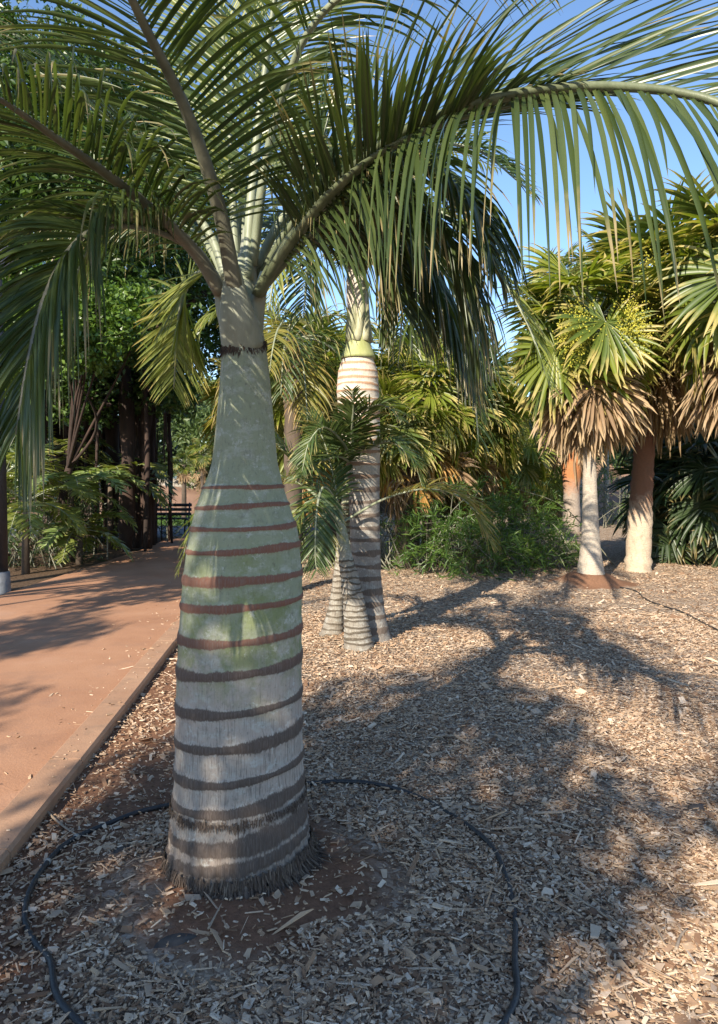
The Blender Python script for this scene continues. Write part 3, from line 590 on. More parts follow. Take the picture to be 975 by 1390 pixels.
# ================================================================== FAN PALMS
def fan_leaf_mesh(elev,Lp,R,nseg,mats,seed,dry=False,span=135):
    rng=RS(seed); mb=MB(); e=radians(elev)
    n=14; d=np.array([cos(e),0,sin(e)]); p=np.zeros(3); pts=[p.copy()]
    for i in range(n-1):
        d=nrm(d+np.array([0,0,-1])*(.035 if not dry else .08)); p=p+d*Lp/(n-1); pts.append(p.copy())
    tube(mb,pts,np.linspace(.022,.010,n),6,mat=1)
    tl=radians(0 if dry else (15 if elev>60 else 38 if elev>40 else 55)); u=np.array([d[0]*cos(tl)+d[2]*sin(tl),0,d[2]*cos(tl)-d[0]*sin(tl)]); s=np.array([0,1.,0]); nn=np.cross(u,s); 
    if nn[0]<0 and not dry: nn=-nn
    a=np.radians(np.linspace(-span,span,nseg)+rng.normal(0,1.5,nseg)); da=radians(2*span/nseg)
    D=np.cos(a)[:,None]*u+np.sin(a)[:,None]*s+(.12 if not dry else -.1)*nn+rng.normal(0,.05 if not dry else .16,(nseg,3))
    Ls=R*(.78+.22*np.cos(a*.7))*rng.uniform(.88,1.08,nseg)
    Wd=-np.sin(a)[:,None]*u+np.cos(a)[:,None]*s
    W=2*Ls*.50*math.tan(da/2)*1.2
    pf=lambda t: np.interp(t,[0,.50,.68,.86,1],[.03,1,.85,.45,.03])
    ribbons(mb,np.repeat(p[None],nseg,0),D,Wd,Ls,W*(1 if not dry else .8),7,(1.7 if not dry else 3.4)*rng.uniform(.5,1.5,nseg),.38 if not dry else .6,prof=pf,gpow=1.6 if not dry else 1.0,curl=0 if not dry else .06,rng=rng)
    return mb.mesh('fan_leaf',mats,(0,0,0))
FANS={}
def fan_set(key,mat,Lp,R,nseg=34):
    FANS[key]={e:[fan_leaf_mesh(e,Lp,R,nseg,[M[mat],M['petiole']],7*(e+30)+v+200) for v in(0,1)] for e in(75,50,25,0,-30)}
    FANS[key]['dry']=[fan_leaf_mesh(-58-8*v,Lp*.9,R*.9,24,[M['fan_dry'],M['bark']],900+v,True,110) for v in range(4)]
    FANS[key]['orange']=[fan_leaf_mesh(-50-8*v,Lp*.9,R*.9,24,[M['fan_orange'],M['bark']],940+v,True,110) for v in range(2)]
fan_set('a','fan_green',.62,.78); fan_set('l','fan_lime',.62,.78); fan_set('d','fan_dark',.75,.72,30)
def add_fan(par,mesh,z,az,sc,rng,name='fan_leaf',off=.08):
    o=bpy.data.objects.new(name,mesh); COL.objects.link(o); o.parent=par
    o.location=(off*cos(az),off*sin(az),z); o.rotation_euler=(rng.normal(0,.25),rng.normal(0,.14),az); o.scale=(sc,sc,sc*1.0); return o
def fan_palm(base,name,label,cat,ztop,prof_r,tmat,key='a',nl=34,nd=22,scale=1.0,zlo=None,seed=0,group=None,lean=(0,0),lime=.3,orange=0,flowers=0,emin=-30,tsides=24,drysc=1.0,bump=.03):
    rng=RS(seed+300); T=thing(name,(base[0],base[1],base[2] if len(base)>2 else 0),label,cat,group); b=WO[T.name]
    if prof_r:
        n=60; s=np.linspace(0,1,n); zz=-.15+s*(ztop+.15); pts=np.stack([b[0]+lean[0]*s**1.5,b[1]+lean[1]*s**1.5,b[2]+zz],1)
        rr=np.interp(s,np.linspace(0,1,len(prof_r)),prof_r)*(1+bump*np.sin(zz*41)*.3+rng.normal(0,bump*.5,n))
        mb=MB(); tube(mb,pts,rr,tsides); mb.build('trunk',tmat,T)
    zlo=ztop-.9 if zlo is None else zlo
    for i in range(nl):
        f=(i+.5)/nl; el=78-f*(78-emin)+rng.normal(0,6); ek=min((75,50,25,0,-30),key=lambda e:abs(e-el))
        kk='l' if (key!='d' and rng.rand()<lime) else key
        sc=scale*rng.uniform(.85,1.1)
        o=add_fan(T,FANS[kk][ek][rng.randint(2)],ztop+.15-f*.45*scale,i*2.39996+rng.normal(0,.15),sc,rng)
        o.location.x+=lean[0]; o.location.y+=lean[1]
    for i in range(nd):
        f=(i+.5)/max(nd,1); src='orange' if rng.rand()<orange else 'dry'
        o=add_fan(T,FANS[key][src][rng.randint(len(FANS[key][src]))],ztop-.3*scale-f*(ztop-.3*scale-zlo),i*2.39996+.7,scale*drysc*rng.uniform(.75,1.1),rng,'dry_leaf')
        o.location.x+=lean[0]; o.location.y+=lean[1]; o['label']='dry brown drooping fan leaf'
    for i in range(flowers):
        fb=MB(); az=-1.6+rng.uniform(-1.3,1.3); r=RS(seed*7+i)
        st=b+np.array([lean[0],lean[1],ztop]); d=np.array([cos(az),sin(az),.5]); pts=[st]; 
        for k in range(10): d=nrm(d+np.array([0,0,-.16])); pts.append(pts[-1]+d*.10*scale)
        tube(fb,pts,np.linspace(.02,.006,11),6)
        c=pts[-2]+r.normal(0,1,(2200,3))*np.array([.10,.10,.20])*scale; q=.0085*scale*r.uniform(.5,1.7,2200)
        o8=np.array([[1,0,0],[-1,0,0],[0,1,0],[0,-1,0],[0,0,1],[0,0,-1]],float)
        V=c[:,None]+q[:,None,None]*o8[None]; t8=np.array([[4,0,2],[4,2,1],[4,1,3],[4,3,0],[5,2,0],[5,1,2],[5,3,1],[5,0,3]])
        fb.add(V.reshape(-1,3),None,((np.arange(2200)*6)[:,None,None]+t8[None]).reshape(-1,3))
        for k in range(40):
            e=c[r.randint(2200)]; tube(fb,[pts[5+k%5],(pts[7]+e)/2+np.array([0,0,.04]),e],.005,4,cap=False)
        o=fb.build('flower_cluster',M['flower'],T,smooth=False); o['label']='yellow green flower cluster'
    return T
def trunkmat(name,lo,hi,z0,z1,ring=26,dark=(.10,.07,.05)):
    m,nt=newmat(name); tc=nt.nodes.new('ShaderNodeTexCoord'); ob=tc.outputs['Object']; sx=nt.nodes.new('ShaderNodeSeparateXYZ'); nt.links.new(ob,sx.inputs[0])
    n1=noise(nt,5,6,.7,ob); n2=noise(nt,1,5,.7,ob,(22,22,90)); n3=noise(nt,14,6,.7,ob,(1,1,.5))
    zz=math_(nt,'ADD',sx.outputs[2],math_(nt,'MULTIPLY',math_(nt,'SUBTRACT',n1,.5),1.0))
    mr=nt.nodes.new('ShaderNodeMapRange'); mr.inputs[1].default_value=z0; mr.inputs[2].default_value=z1; nt.links.new(zz,mr.inputs[0])
    c=mix(nt,mr.outputs[0],lo,hi); c=mix(nt,math_(nt,'MULTIPLY',ramp(nt,[(.5,(0,0,0)),(.7,(1,1,1))],n2).outputs[0],.45),c,dark); c=mix(nt,math_(nt,'MULTIPLY',ramp(nt,[(.5,(0,0,0)),(.7,(1,1,1))],n3).outputs[0],.35),c,dark)
    finish(nt,c,.85,math_(nt,'ADD',n2,n3),.8,.02,spec=.2); return m
M['t_white']=trunkmat('white_trunk',(.47,.40,.32),(.27,.20,.145),1.4,2.6)
M['t_thick']=trunkmat('thick_trunk',(.56,.44,.32),(.20,.10,.06),.8,1.3)
M['t_orange']=trunkmat('orange_trunk',(.34,.28,.23),(.46,.19,.08),1.0,1.6)
M['t_grey']=trunkmat('grey_trunk',(.36,.34,.31),(.30,.28,.25),1,3)
def at(px,d): return ((px-487.5)/F*d,d)
G1='fan palms on the mulch at the right'
b=G(802,792); b[2]=.10; fan_palm(b,'fan_palm','fan palm on a slim whitish trunk rising from a small round soil mound','palm',3.55,[.225,.15,.115,.10,.09,.085,.085,.09,.12],M['t_white'],'a',30,46,1.05,zlo=3.1,seed=1,group=G1,lime=.5,flowers=2,drysc=1.1,lean=(-.05,0))
b=G(866,775); fan_palm(b,'fan_palm','fan palm with a thick trunk, pale and knobbly low down and red brown above','palm',4.5,[.21,.20,.185,.165,.155,.15,.16,.17],M['t_thick'],'a',36,56,1.3,zlo=3.6,seed=2,group=G1,lime=.4,flowers=3,lean=(.35,0),bump=.07,drysc=1.1)
x,y=at(776,20.5); fan_palm((x,y),'fan_palm','fan palm with orange brown upper trunk on a swollen grey foot, farthest of the group','palm',5.6,[.24,.25,.22,.27,.25,.19,.17,.17,.17,.16],M['t_orange'],'a',34,26,1.55,zlo=3.2,seed=3,group=G1,lime=.3)
x,y=at(1015,9.5); fan_palm((x,y),'fan_palm','fan palm whose ragged crown hangs in at the right edge of the picture','palm',4.2,[.2,.17,.15,.15],M['t_thick'],'a',32,50,1.2,zlo=3.3,seed=4,group=G1,lime=.35,flowers=2)
x,y=at(823,24); fan_palm((x,y),'tall_palm','tall thin pale grey palm stem seen between the slim white and the thick trunk','palm',8.5,[.10,.085,.08,.08],M['t_grey'],'a',18,6,1.2,seed=5)
x,y=at(752,28); fan_palm((x,y),'tall_palm','thin dark grey palm stem just left of the orange brown trunk','palm',9.0,[.11,.10,.09,.09],M['bark'],'a',18,6,1.3,seed=6)
x,y=at(787,26); fan_palm((x,y),'tall_palm','thin grey stem between the orange brown trunk and the slim white trunk','palm',8.6,[.10,.09,.09,.09],M['t_grey'],'a',16,6,1.2,seed=26)
x,y=at(738,23); fan_palm((x,y),'small_fan_palm','small bright green fan palm on a rough trunk at the end of the clearing','palm',1.7,[.16,.14,.14,.13],M['bark'],'l',22,14,.95,zlo=.9,seed=7,lime=.9)
x,y=at(697,20); fan_palm((x,y),'small_fan_palm','pale yellow green fan palm behind the leafy shrub','palm',2.3,[.16,.14,.14,.13],M['bark'],'l',24,12,1.05,seed=8,lime=.8)
# low dark fan palms at right
G2='low dark fan palms at the right edge'
for i,(px,d,zt,sc,lb) in enumerate([(925,13.2,1.05,1.0,'dark low fan palm nearest the thick trunk'),(990,12.6,1.5,1.15,'dark fan palm cut by the right edge'),(958,14.2,1.9,1.1,'taller dark fan palm between the other two low ones'),(905,15.5,2.5,1.0,'dark fan palm head showing behind the thick trunk'),(1050,14.5,2.6,1.3,'large dark fan palm beyond the right edge with only leaf tips showing')]):
    x,y=at(px,d); fan_palm((x,y),'low_fan_palm',lb,'palm',zt,[.16,.15,.15,.14],M['bark'],'d',30,8,sc,zlo=zt*.5,seed=20+i,group=G2,emin=-30)
# thicket behind the bottle palms
G3='fan palms in the thicket behind the bottle palms'
TH=[(395,11.5,2.6,1.05,.9,.5,'yellow green fan palm with hanging leaves left of the pale bottle palm'),
    (445,12.5,3.3,1.0,.8,.4,'yellowish fan palm head right behind the pale bottle palm'),
    (548,12.2,2.35,.8,.5,.5,'fan palm with hanging orange dead leaves beside the pale trunk'),
    (585,12.5,2.9,.95,.6,.1,'bright green fan palm above the leafy shrub'),
    (640,13.5,2.7,1.0,.5,.1,'green fan palm right of the bright green one'),
    (560,15.0,3.6,1.0,.9,.0,'fan palm with the brightest upright leaf in the thicket'),
    (605,13.6,2.0,.85,.3,.1,'low green fan palm at the back of the leafy shrub'),
    (405,15.5,3.9,1.1,.6,.2,'tall fan palm showing beside the big trunk shoulder'),
    (655,17,2.9,1.0,.5,.1,'far fan palm with pale drooping leaves near the shrub top'),
    (350,13.5,2.7,1.0,.7,.2,'fan palm mostly hidden behind the big trunk')]
for i,(px,d,zt,sc,li,og,lb) in enumerate(TH):
    x,y=at(px,d); fan_palm((x,y),'thicket_fan_palm',lb,'palm',zt,[.16,.15,.14,.13],M['bark'],'a',30,11,sc,zlo=zt*.68,seed=40+i,group=G3,lime=li,orange=og)

# ================================================================== BROADLEAF TREES / SHRUBS
def leaves(mb,C,n,size,rng,spread,aspect=.5,up=.4):
    """n leaves scattered round each clump centre"""
    m=len(C); c=np.repeat(C,n,0); r=rng.normal(0,1,(m*n,3)); r=nrm(r)*rng.uniform(.25,1,(m*n,1))**.6; c=c+r*spread
    N=nrm(rng.normal(0,1,(m*n,3))+np.array([0,0,up*2])+r*.5); A=nrm(np.cross(N,rng.normal(0,1,(m*n,3)))); B=np.cross(N,A)
    s=(size*rng.uniform(.65,1.3,m*n))[:,None]
    V=np.stack([c-A*s*.5,c+B*s*aspect*.5+N*s*.06,c+A*s*.5-N*s*.08,c-B*s*aspect*.5+N*s*.06],1)
    b=np.arange(m*n)*4
    mb.add(V.reshape(-1,3),None,np.concatenate([np.stack([b,b+1,b+2],1),np.stack([b,b+2,b+3],1)]))
def ellip(rng,n,c,r,shell=.55):
    v=nrm(rng.normal(0,1,(n,3)))*rng.uniform(shell,1,(n,1)); return np.asarray(c)+v*np.asarray(r)
def tree(name,label,cat,base,trunk_h,r0,blobs,nclump,nleaf,size,mat,seed,bark='bark',group=None,spread=.45,aspect=.5,limbs=True,multi=1):
    rng=RS(seed); T=thing(name,(base[0],base[1],base[2] if len(base)>2 else 0),label,cat,group); b=WO[T.name]
    mb=MB()
    for k in range(multi):
        off=np.array([rng.normal(0,.35),rng.normal(0,.35),0])*(k>0)
        q,_=catmull([b+off+[0,0,-.2],b+off+[rng.normal(0,.1),rng.normal(0,.1),trunk_h*.5],b+off*.6+[rng.normal(0,.15),0,trunk_h]],20); tube(mb,q,r0*(1.25-np.linspace(0,1,20)*.5)*(1 if k==0 else .5),12)
    top=b+[0,0,trunk_h]
    if limbs:
        for (c,r) in blobs:
            c=np.asarray(c,float); 
            for k in range(3):
                e=c+rng.normal(0,.4,3)*np.asarray(r); q,_=catmull([b+[0,0,trunk_h*.75],(top+e)/2+rng.normal(0,.25,3),e],14); tube(mb,q,r0*.45*(1-np.linspace(0,1,14)*.85),6)
    mb.build('trunk',M[bark],T)
    cb=MB(); vol=[np.prod(np.asarray(r))**(2/3.) for _,r in blobs]; tv=sum(vol)
    for (c,r),v in zip(blobs,vol):
        C=ellip(rng,max(4,int(nclump*v/tv)),c,r); leaves(cb,C,nleaf,size,rng,spread,aspect)
    cb.build('crown',M[mat],T,smooth=False)
    return T
# the big fig at left with hanging roots
def W(px,py,d): return P(px,py,d)
bl=[(W(60,330,13.5),(2.6,2.2,1.7)),(W(-60,180,13),(2.6,2.5,2.4)),(W(60,150,15),(2.4,2.4,1.9)),(W(200,330,16),(2.2,2.2,2.2)),(W(140,430,12.8),(1.5,1.3,1.0)),(W(190,200,17),(2.2,2.2,2.0)),(W(20,470,14.5),(2.2,1.8,1.1)),(W(120,480,16),(2.8,2.0,.8)),(W(240,470,17.5),(1.8,1.8,1.1)),(W(-90,420,14),(2.4,2,2)),(W(275,330,18.5),(1.6,1.5,2.4)),(W(100,535,14.6),(2.4,1.2,.55)),(W(190,530,16),(1.6,1.2,.5))]
FIG=tree('fig_tree','huge spreading dark fig tree with aerial roots, left behind the undergrowth','tree',(at(95,17)[0],17),3.6,.55,bl,1350,95,.13,'broad',60,'bark_fig',spread=.42,aspect=.55)
rng=RS(61); rb=MB()
for i in range(60):
    px=rng.uniform(40,235); d=rng.uniform(14.5,18.5); x,y=at(px,d); z1=rng.uniform(3.0,4.2); z0=0 if rng.rand()<.5 else rng.uniform(1.2,2.4); r=rng.choice([.015,.03,.06,.12],p=[.35,.3,.2,.15])
    q,_=catmull([[x,y,z0-.05*(z0==0)],[x+rng.normal(0,.05),y,(z0+z1)/2],[x+rng.normal(0,.1),y,z1]],10); tube(rb,q,r*(1+.15*rng.normal(0,1,10)),8)
for px,d,r in((171,15,.15),(186,15.6,.10),(150,16.5,.16),(197,14.6,.045),(120,16.5,.15),(80,16,.15)):
    x,y=at(px,d); q,_=catmull([[x,y,-.1],[x+.05,y,2],[x-.05,y,4.2]],16); tube(rb,q,r*(1+.12*rng.normal(0,1,16)),12)
rb.build('aerial_root',M['bark_fig'],FIG)
# distant tree line
FT='trees in the far belt'
far=[(250,40,7,4,'small pale tree seen through the gap over the far roof'),(330,34,6.5,5,'far round tree hidden mostly by the big trunk'),(420,30,6.5,5,'far leafy tree left of the pale bottle palm top'),(520,32,6.3,4.5,'far leafy tree filling the gap behind the thicket'),(610,34,6.0,5,'far leafy tree above the leafy shrub'),(700,36,6.2,5,'far leafy tree behind the pale fan palms'),(780,33,5.2,4.5,'far leafy tree behind the thin grey stems'),(850,34,6.0,4.5,'far leafy tree behind the thick trunk'),(930,40,7.5,5,'far leafy tree on the pinkish slope'),(1010,36,8,5,'far leafy tree on the slope at the right edge'),(150,38,8,6,'far leafy tree behind the fig tree'),(40,36,9,6,'far leafy tree at the left edge behind the fig'),(-60,30,9,6,'far leafy tree beyond the left edge')]
for i,(px,d,h,w,lb) in enumerate(far):
    x,y=at(px,d); r=RS(70+i); z0=2.2 if px==250 else .0
    bb=[((x+r.normal(0,w*.22),y+r.normal(0,1),h*(.35+.2*k)),(w*.42,w*.4,h*.26)) for k in range(3)]+[((x-w*.35,y,h*.45),(w*.3,w*.3,h*.25)),((x+w*.35,y,h*.4),(w*.3,w*.3,h*.25))]
    if px==250: bb=[((x+.6,y,5.6),(2,1.6,1.5)),((x-1.2,y+1,5.0),(1.6,1.5,1.3))]
    tree('far_tree',lb,'tree',(x,y),h*.45,.22,bb,130,60,.30,'broad_far',80+i,group=FT,spread=.75)
# a clump of bright green small-leaved foliage near the fig (in front)
tree('lilly_tree','small leafy tree with bright sunlit leaves in front of the dark fig','tree',at(92,13.4),2.2,.08,[(W(115,455,11.2),(.85,.6,.5)),(W(70,400,11.4),(.8,.6,.5)),(W(150,420,11.3),(.6,.5,.45))],170,70,.10,'broad_lit',90,'bark_fig',spread=.26,aspect=.6)

# leafy shrub: arching canes with narrow leaves
def shrub(name,label,base,blobs,n,seed,mat='shrub',L=.15,canes=60):
    rng=RS(seed); T=thing(name,(base[0],base[1],0),label,'shrub'); b=WO[T.name]
    st=MB(); lf=MB()
    for i in range(canes):
        c,r=blobs[i%len(blobs)]; e=np.asarray(c)+nrm(rng.normal(0,1,3)*[1,1,.8])*np.asarray(r)*.9; e[2]=max(e[2],.05)
        o=b+[rng.normal(0,.3)*2,rng.normal(0,.2),-.03]; q,_=catmull([o,(o+e)/2+[0,0,.35],e],10); tube(st,q,np.linspace(.014,.004,10),5)
    st.build('stems',M['petiole_dark'],T)
    for c,r in blobs:
        m=int(n*np.prod(r)**(2/3.)); C=ellip(rng,m,c,r,.5); C[:,2]=np.maximum(C[:,2],.04+rng.uniform(0,.1,m))
        # sprays: a direction per clump, leaves along it
        out=nrm(C-np.asarray(c)+[0,0,.15]); k=16
        s=np.tile(np.linspace(0,1,k),m)[:,None]; Cr=np.repeat(C,k,0); O=np.repeat(out,k,0)
        p=Cr+O*s*.42+np.array([0,0,-.22])*s**2; p[:,2]=np.maximum(p[:,2],.02)
        D=nrm(O*.7+rng.normal(0,.65,p.shape)+[0,0,-.05])
        ribbons(lf,p,D,rng.normal(0,1,p.shape),L*rng.uniform(.6,1.2,len(p)),.022*rng.uniform(.7,1.3,len(p)),2,.8,.15,prof=lambda t:np.interp(t,[0,.4,1],[.3,1,.05]))
    lf.build('foliage',M[mat],T)
    return T
b=at(630,11.6); shrub('leafy_shrub','large dense green shrub with fine narrow leaves on the mulch behind the pale bottle palm',(b[0],b[1]),[(W(640,705,11.6),(.85,.7,.55)),(W(600,735,11.2),(.65,.6,.35)),(W(690,725,11.5),(.65,.6,.45)),(W(645,750,11.0),(.8,.45,.25))],240,91)
b=at(725,12.4); shrub('leafy_shrub','lower dark arching shrub at the right end of the bigger one',(b[0],b[1]),[(W(730,735,12.4),(.6,.6,.42)),(W(705,700,12.9),(.6,.6,.55)),(W(745,755,12.1),(.45,.5,.22))],230,92)
b=at(855,22); shrub('leafy_shrub','distant round green bush beside the thick trunk foot',(b[0],b[1]),[(W(850,660,24),(1.6,1,1.2)),(W(900,690,21),(.9,.7,.5))],110,93,L=.25)
b=at(690,27); shrub('leafy_shrub','distant green bush behind the small bright fan palm',(b[0],b[1]),[(W(690,670,27),(1.8,1,1.4)),(W(765,675,30),(1.8,1,1.2))],90,94,L=.3)
b=at(520,12); shrub('leafy_shrub','dark bush in the shade right behind the pale trunk',(b[0],b[1]),[(W(530,700,12.6),(.8,.6,.65)),(W(400,700,13),(1.2,.6,.7))],170,95)

# undergrowth at left: cycad-like rosettes of broad pinnate leaves
def rosette(px,d,h,nf,Lf,label,seed,mat='frond_mid',Wl=.035,Ll=.26):
    rng=RS(seed); x,y=at(px,d); T=thing('undergrowth_palm',(x,y,0),label,'plant','feathery plants in the bed left of the path')
    mb=MB(); tube(mb,[[x,y,-.05],[x,y,h*.5],[x,y,h]],[.07,.06,.05],8); mb.build('stem',M['bark'],T)
    for i in range(nf):
        az=i*2.4+rng.normal(0,.2); el=rng.uniform(.15,1.1); d_=np.array([cos(az)*cos(el),sin(az)*cos(el),sin(el)]); p=np.array([x,y,h]); pts=[p]
        for k in range(6): d_=nrm(d_+np.array([0,0,-.26])); p=p+d_*Lf/6*rng.uniform(.9,1.1); pts.append(p)
        frond(T,pts,mat if rng.rand()<.6 else 'frond_lit','petiole',.010,.003,.25,n=20,L=Ll,W=Wl,vang=8,sweep=.6,grav=.8,seed=seed*50+i,steps=4)
rosette(97,13.0,1.35,14,1.45,'feathery plant with bright arching leaves in the middle of the shaded bed',101,'frond_sunlit',.075,.36)
rosette(150,15.2,1.5,14,1.45,'feathery plant with pale sunlit leaves nearest the path end',102,'frond_sunlit',.08,.36)
rosette(178,16.4,1.75,12,1.3,'feathery plant at the back right of the bed under the fig',103,'frond_sunlit',.07,.34)
rosette(35,11.3,1.1,12,1.2,'feathery plant low at the left behind the post',104,'frond_lit',.06,.34)
rosette(108,12.6,.6,12,1.1,'low feathery plant with a curled leaf at the bed edge',105,'frond_sunlit',.065,.32)
rosette(8,13.0,1.6,12,1.4,'feathery plant at the left edge of the picture',106,'frond_lit',.06,.34)
rosette(70,15.0,2.1,12,1.4,'tall dark feathery plant deepest in the bed',107,'frond_mid',.06,.36)
for i,(px,d,lb) in enumerate([(75,14.5,'dark leafy understorey bush in the middle of the shaded bed'),(160,17,'dark leafy understorey bush below the hanging roots'),(10,12.0,'dark leafy understorey bush at the left edge')]):
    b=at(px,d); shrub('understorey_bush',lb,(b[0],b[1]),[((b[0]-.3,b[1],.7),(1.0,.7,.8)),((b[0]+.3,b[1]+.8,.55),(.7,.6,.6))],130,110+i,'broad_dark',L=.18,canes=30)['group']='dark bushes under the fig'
# leaf litter floor of that bed
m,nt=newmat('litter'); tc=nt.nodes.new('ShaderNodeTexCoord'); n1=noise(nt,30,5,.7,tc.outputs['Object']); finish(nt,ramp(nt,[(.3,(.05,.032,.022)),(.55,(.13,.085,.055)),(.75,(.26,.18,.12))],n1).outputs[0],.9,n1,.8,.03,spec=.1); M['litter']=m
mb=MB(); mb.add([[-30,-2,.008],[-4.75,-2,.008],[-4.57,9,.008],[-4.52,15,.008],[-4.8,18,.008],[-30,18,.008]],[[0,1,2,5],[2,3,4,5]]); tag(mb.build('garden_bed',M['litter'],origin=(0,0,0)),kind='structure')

# ================================================================== SMALL THINGS
M['hose']=stemmat('hose_rubber',(.018,.018,.02),(.04,.038,.038),40,.5)
def gpt(px,py,r=.010):
    g=G(px,py); z=float(gz(g[0],g[1]))+r+.006; g=G(px,py,z); g[2]=z; return g
hp=[(235,1092),(170,1106),(100,1137),(52,1190),(35,1240),(45,1275),(66,1302)]
right=[(415,1061),(460,1060),(510,1064),(565,1078),(620,1108),(662,1146),(688,1190),(699,1240),(703,1302)]
pts=[gpt(*a) for a in hp]
pts=[np.array([-.70,3.46,.02]),]+pts+[np.array([-.83,2.02,.022]),np.array([-.55,1.84,.022]),np.array([-.1,1.76,.022]),np.array([.28,1.88,.022]),np.array([.44,2.05,.022])]+[gpt(*a) for a in right[::-1]]+[np.array([-.48,3.60,.02]),np.array([-.70,3.46,.02])]
q,_=catmull(pts,220); q[:,2]=gz(q[:,0],q[:,1])+.011+.005*np.sin(np.arange(220)*.21); q[:,0]+=.006*np.sin(np.arange(220)*.13)+.003*np.sin(np.arange(220)*.37); q[-1]=q[0]
mb=MB(); tube(mb,q,.0105,10,cap=False)
H=mb.build('irrigation_hose',M['hose'],origin=(q[0][0],q[0][1],0)); tag(H,'black rubber hose laid in a ring round the foot of the big palm','hose')
cl=MB(); M['clamp']=stemmat('clamp_plastic',(.25,.23,.2),(.4,.38,.33),30,.5)
for i0 in(26,34):
    cl=MB(); tube(cl,q[i0:i0+2]*np.array([[.5],[.5]])+q[i0:i0+1]*.5,.0135,10); cl.build('clip',M['clamp'],H)
pts=[G(842,796,.03),G(862,800,.03),G(880,812,.03),G(930,832,.03),G(990,862,.03),G(1060,900,.03)]
q,_=catmull(pts,60); q[:,2]=gz(q[:,0],q[:,1])*(q[:,0]<6)+.015; mb=MB(); tube(mb,q,.009,8); tag(mb.build('drip_line',M['hose'],origin=q[0]),'thin dark irrigation line running from the soil mound to the right edge','hose')
# twigs
def twig(pts,r,label,mat='twigmat',name='twig'):
    p=[gpt(a,b,r) for a,b in pts]; q,_=catmull(p,14); q[:,2]+=.004; mb=MB(); tube(mb,q,np.linspace(r,r*.5,14),6); tag(mb.build(name,M[mat],origin=q[0]),label,'twig')
M['twigmat']=stemmat('twig_bark',(.22,.16,.11),(.42,.33,.24),30,.8)
twig([(63,1102),(85,1122),(107,1136)],.006,'pale bent twig lying near the kerb, left of the hose')
twig([(160,1147),(190,1145),(212,1142)],.005,'short pale twig inside the hose ring left of the trunk')
twig([(770,1212),(815,1240),(865,1278)],.005,'long thin pale twig on the mulch right of the hose')
twig([(726,1232),(742,1246),(755,1262)],.004,'short dark twig just right of the hose')
twig([(283,1262),(292,1245),(301,1228)],.004,'small dark twig on bare soil in front of the palm foot')
twig([(918,1290),(924,1272),(933,1262)],.006,'thick pale splinter near the lower right of the mulch')
rng=RS(77)
def slab(px,py,L,Wd,H,yaw,label,mat,name):
    g=G(px,py); mb=MB(); n=9; th=np.linspace(0,2*pi,n,endpoint=False); rr=rng.uniform(.75,1.1,n)
    o=np.stack([np.cos(th)*L*rr,np.sin(th)*Wd*rr],1); R=np.array([[cos(yaw),-sin(yaw)],[sin(yaw),cos(yaw)]]); o=o@R.T
    z=float(gz(g[0],g[1])); V=[[g[0]+a,g[1]+b_,z-.01] for a,b_ in o]+[[g[0]+a*.8,g[1]+b_*.8,z+H*rng.uniform(.6,1.2)] for a,b_ in o]+[[g[0],g[1],z+H*1.2]]
    mb.add(V,[[i,(i+1)%n,n+(i+1)%n,n+i] for i in range(n)],[[n+i,n+(i+1)%n,2*n] for i in range(n)]); tag(mb.build(name,M[mat],origin=(g[0],g[1],z)),label,'debris')
M['darkbark']=stemmat('dark_bark',(.035,.03,.028),(.09,.075,.065),25,.9)
slab(238,1283,.075,.028,.012,.25,'flat dark scrap of palm bark on the soil below the palm foot','darkbark','bark_piece')
slab(166,1160,.05,.018,.012,.5,'greyish curl of bark inside the left of the hose ring','darkbark','bark_piece')
slab(944,1097,.045,.03,.02,.2,'dark lump of bark at the right edge of the mulch','darkbark','bark_piece')

# lamp post at left edge (dark pole in a grey base)
M['darkmetal']=stemmat('dark_metal',(.02,.021,.024),(.035,.036,.04),20,.45); M['conc']=stemmat('grey_concrete',(.13,.14,.16),(.25,.26,.28),12,.85)
g=G(2,806); T=thing('lamp_post',(g[0]-.05,g[1],0),'dark pole on a grey concrete foot at the left edge beside the path','post')
b=WO[T.name]; mb=MB(); 
tube(mb,[b+[0,0,z] for z in(-.05,0,.15,.28,.31)],[.17,.165,.155,.15,.10],20); mb.build('base',M['conc'],T)
mb=MB(); tube(mb,[b+[0,0,z] for z in(.25,2.0,4.2)],[.13,.10,.055],20); mb.build('pole',M['darkmetal'],T)
mb=MB(); tube(mb,[b+[0,0,z] for z in(4.15,4.2,4.45,4.5,4.55)],[.06,.16,.22,.24,.03],20); mb.build('lamp_head',M['conc'],T)
# sprinkler riser
g=G(146,760); T=thing('sprinkler',(g[0],g[1],0),'thin sprinkler riser on a stake in the shaded bed by the path','sprinkler'); b=WO[T.name]
mb=MB(); tube(mb,[b+[0,0,-.02],b+[0,0,.45]],.014,8); mb.build('riser',M['clamp'],T)
mb=MB(); tube(mb,[b+[0,0,.44],b+[0,0,.46],b+[0,0,.50],b+[0,0,.53]],[.02,.04,.035,.015],10); mb.build('nozzle',M['clamp'],T)
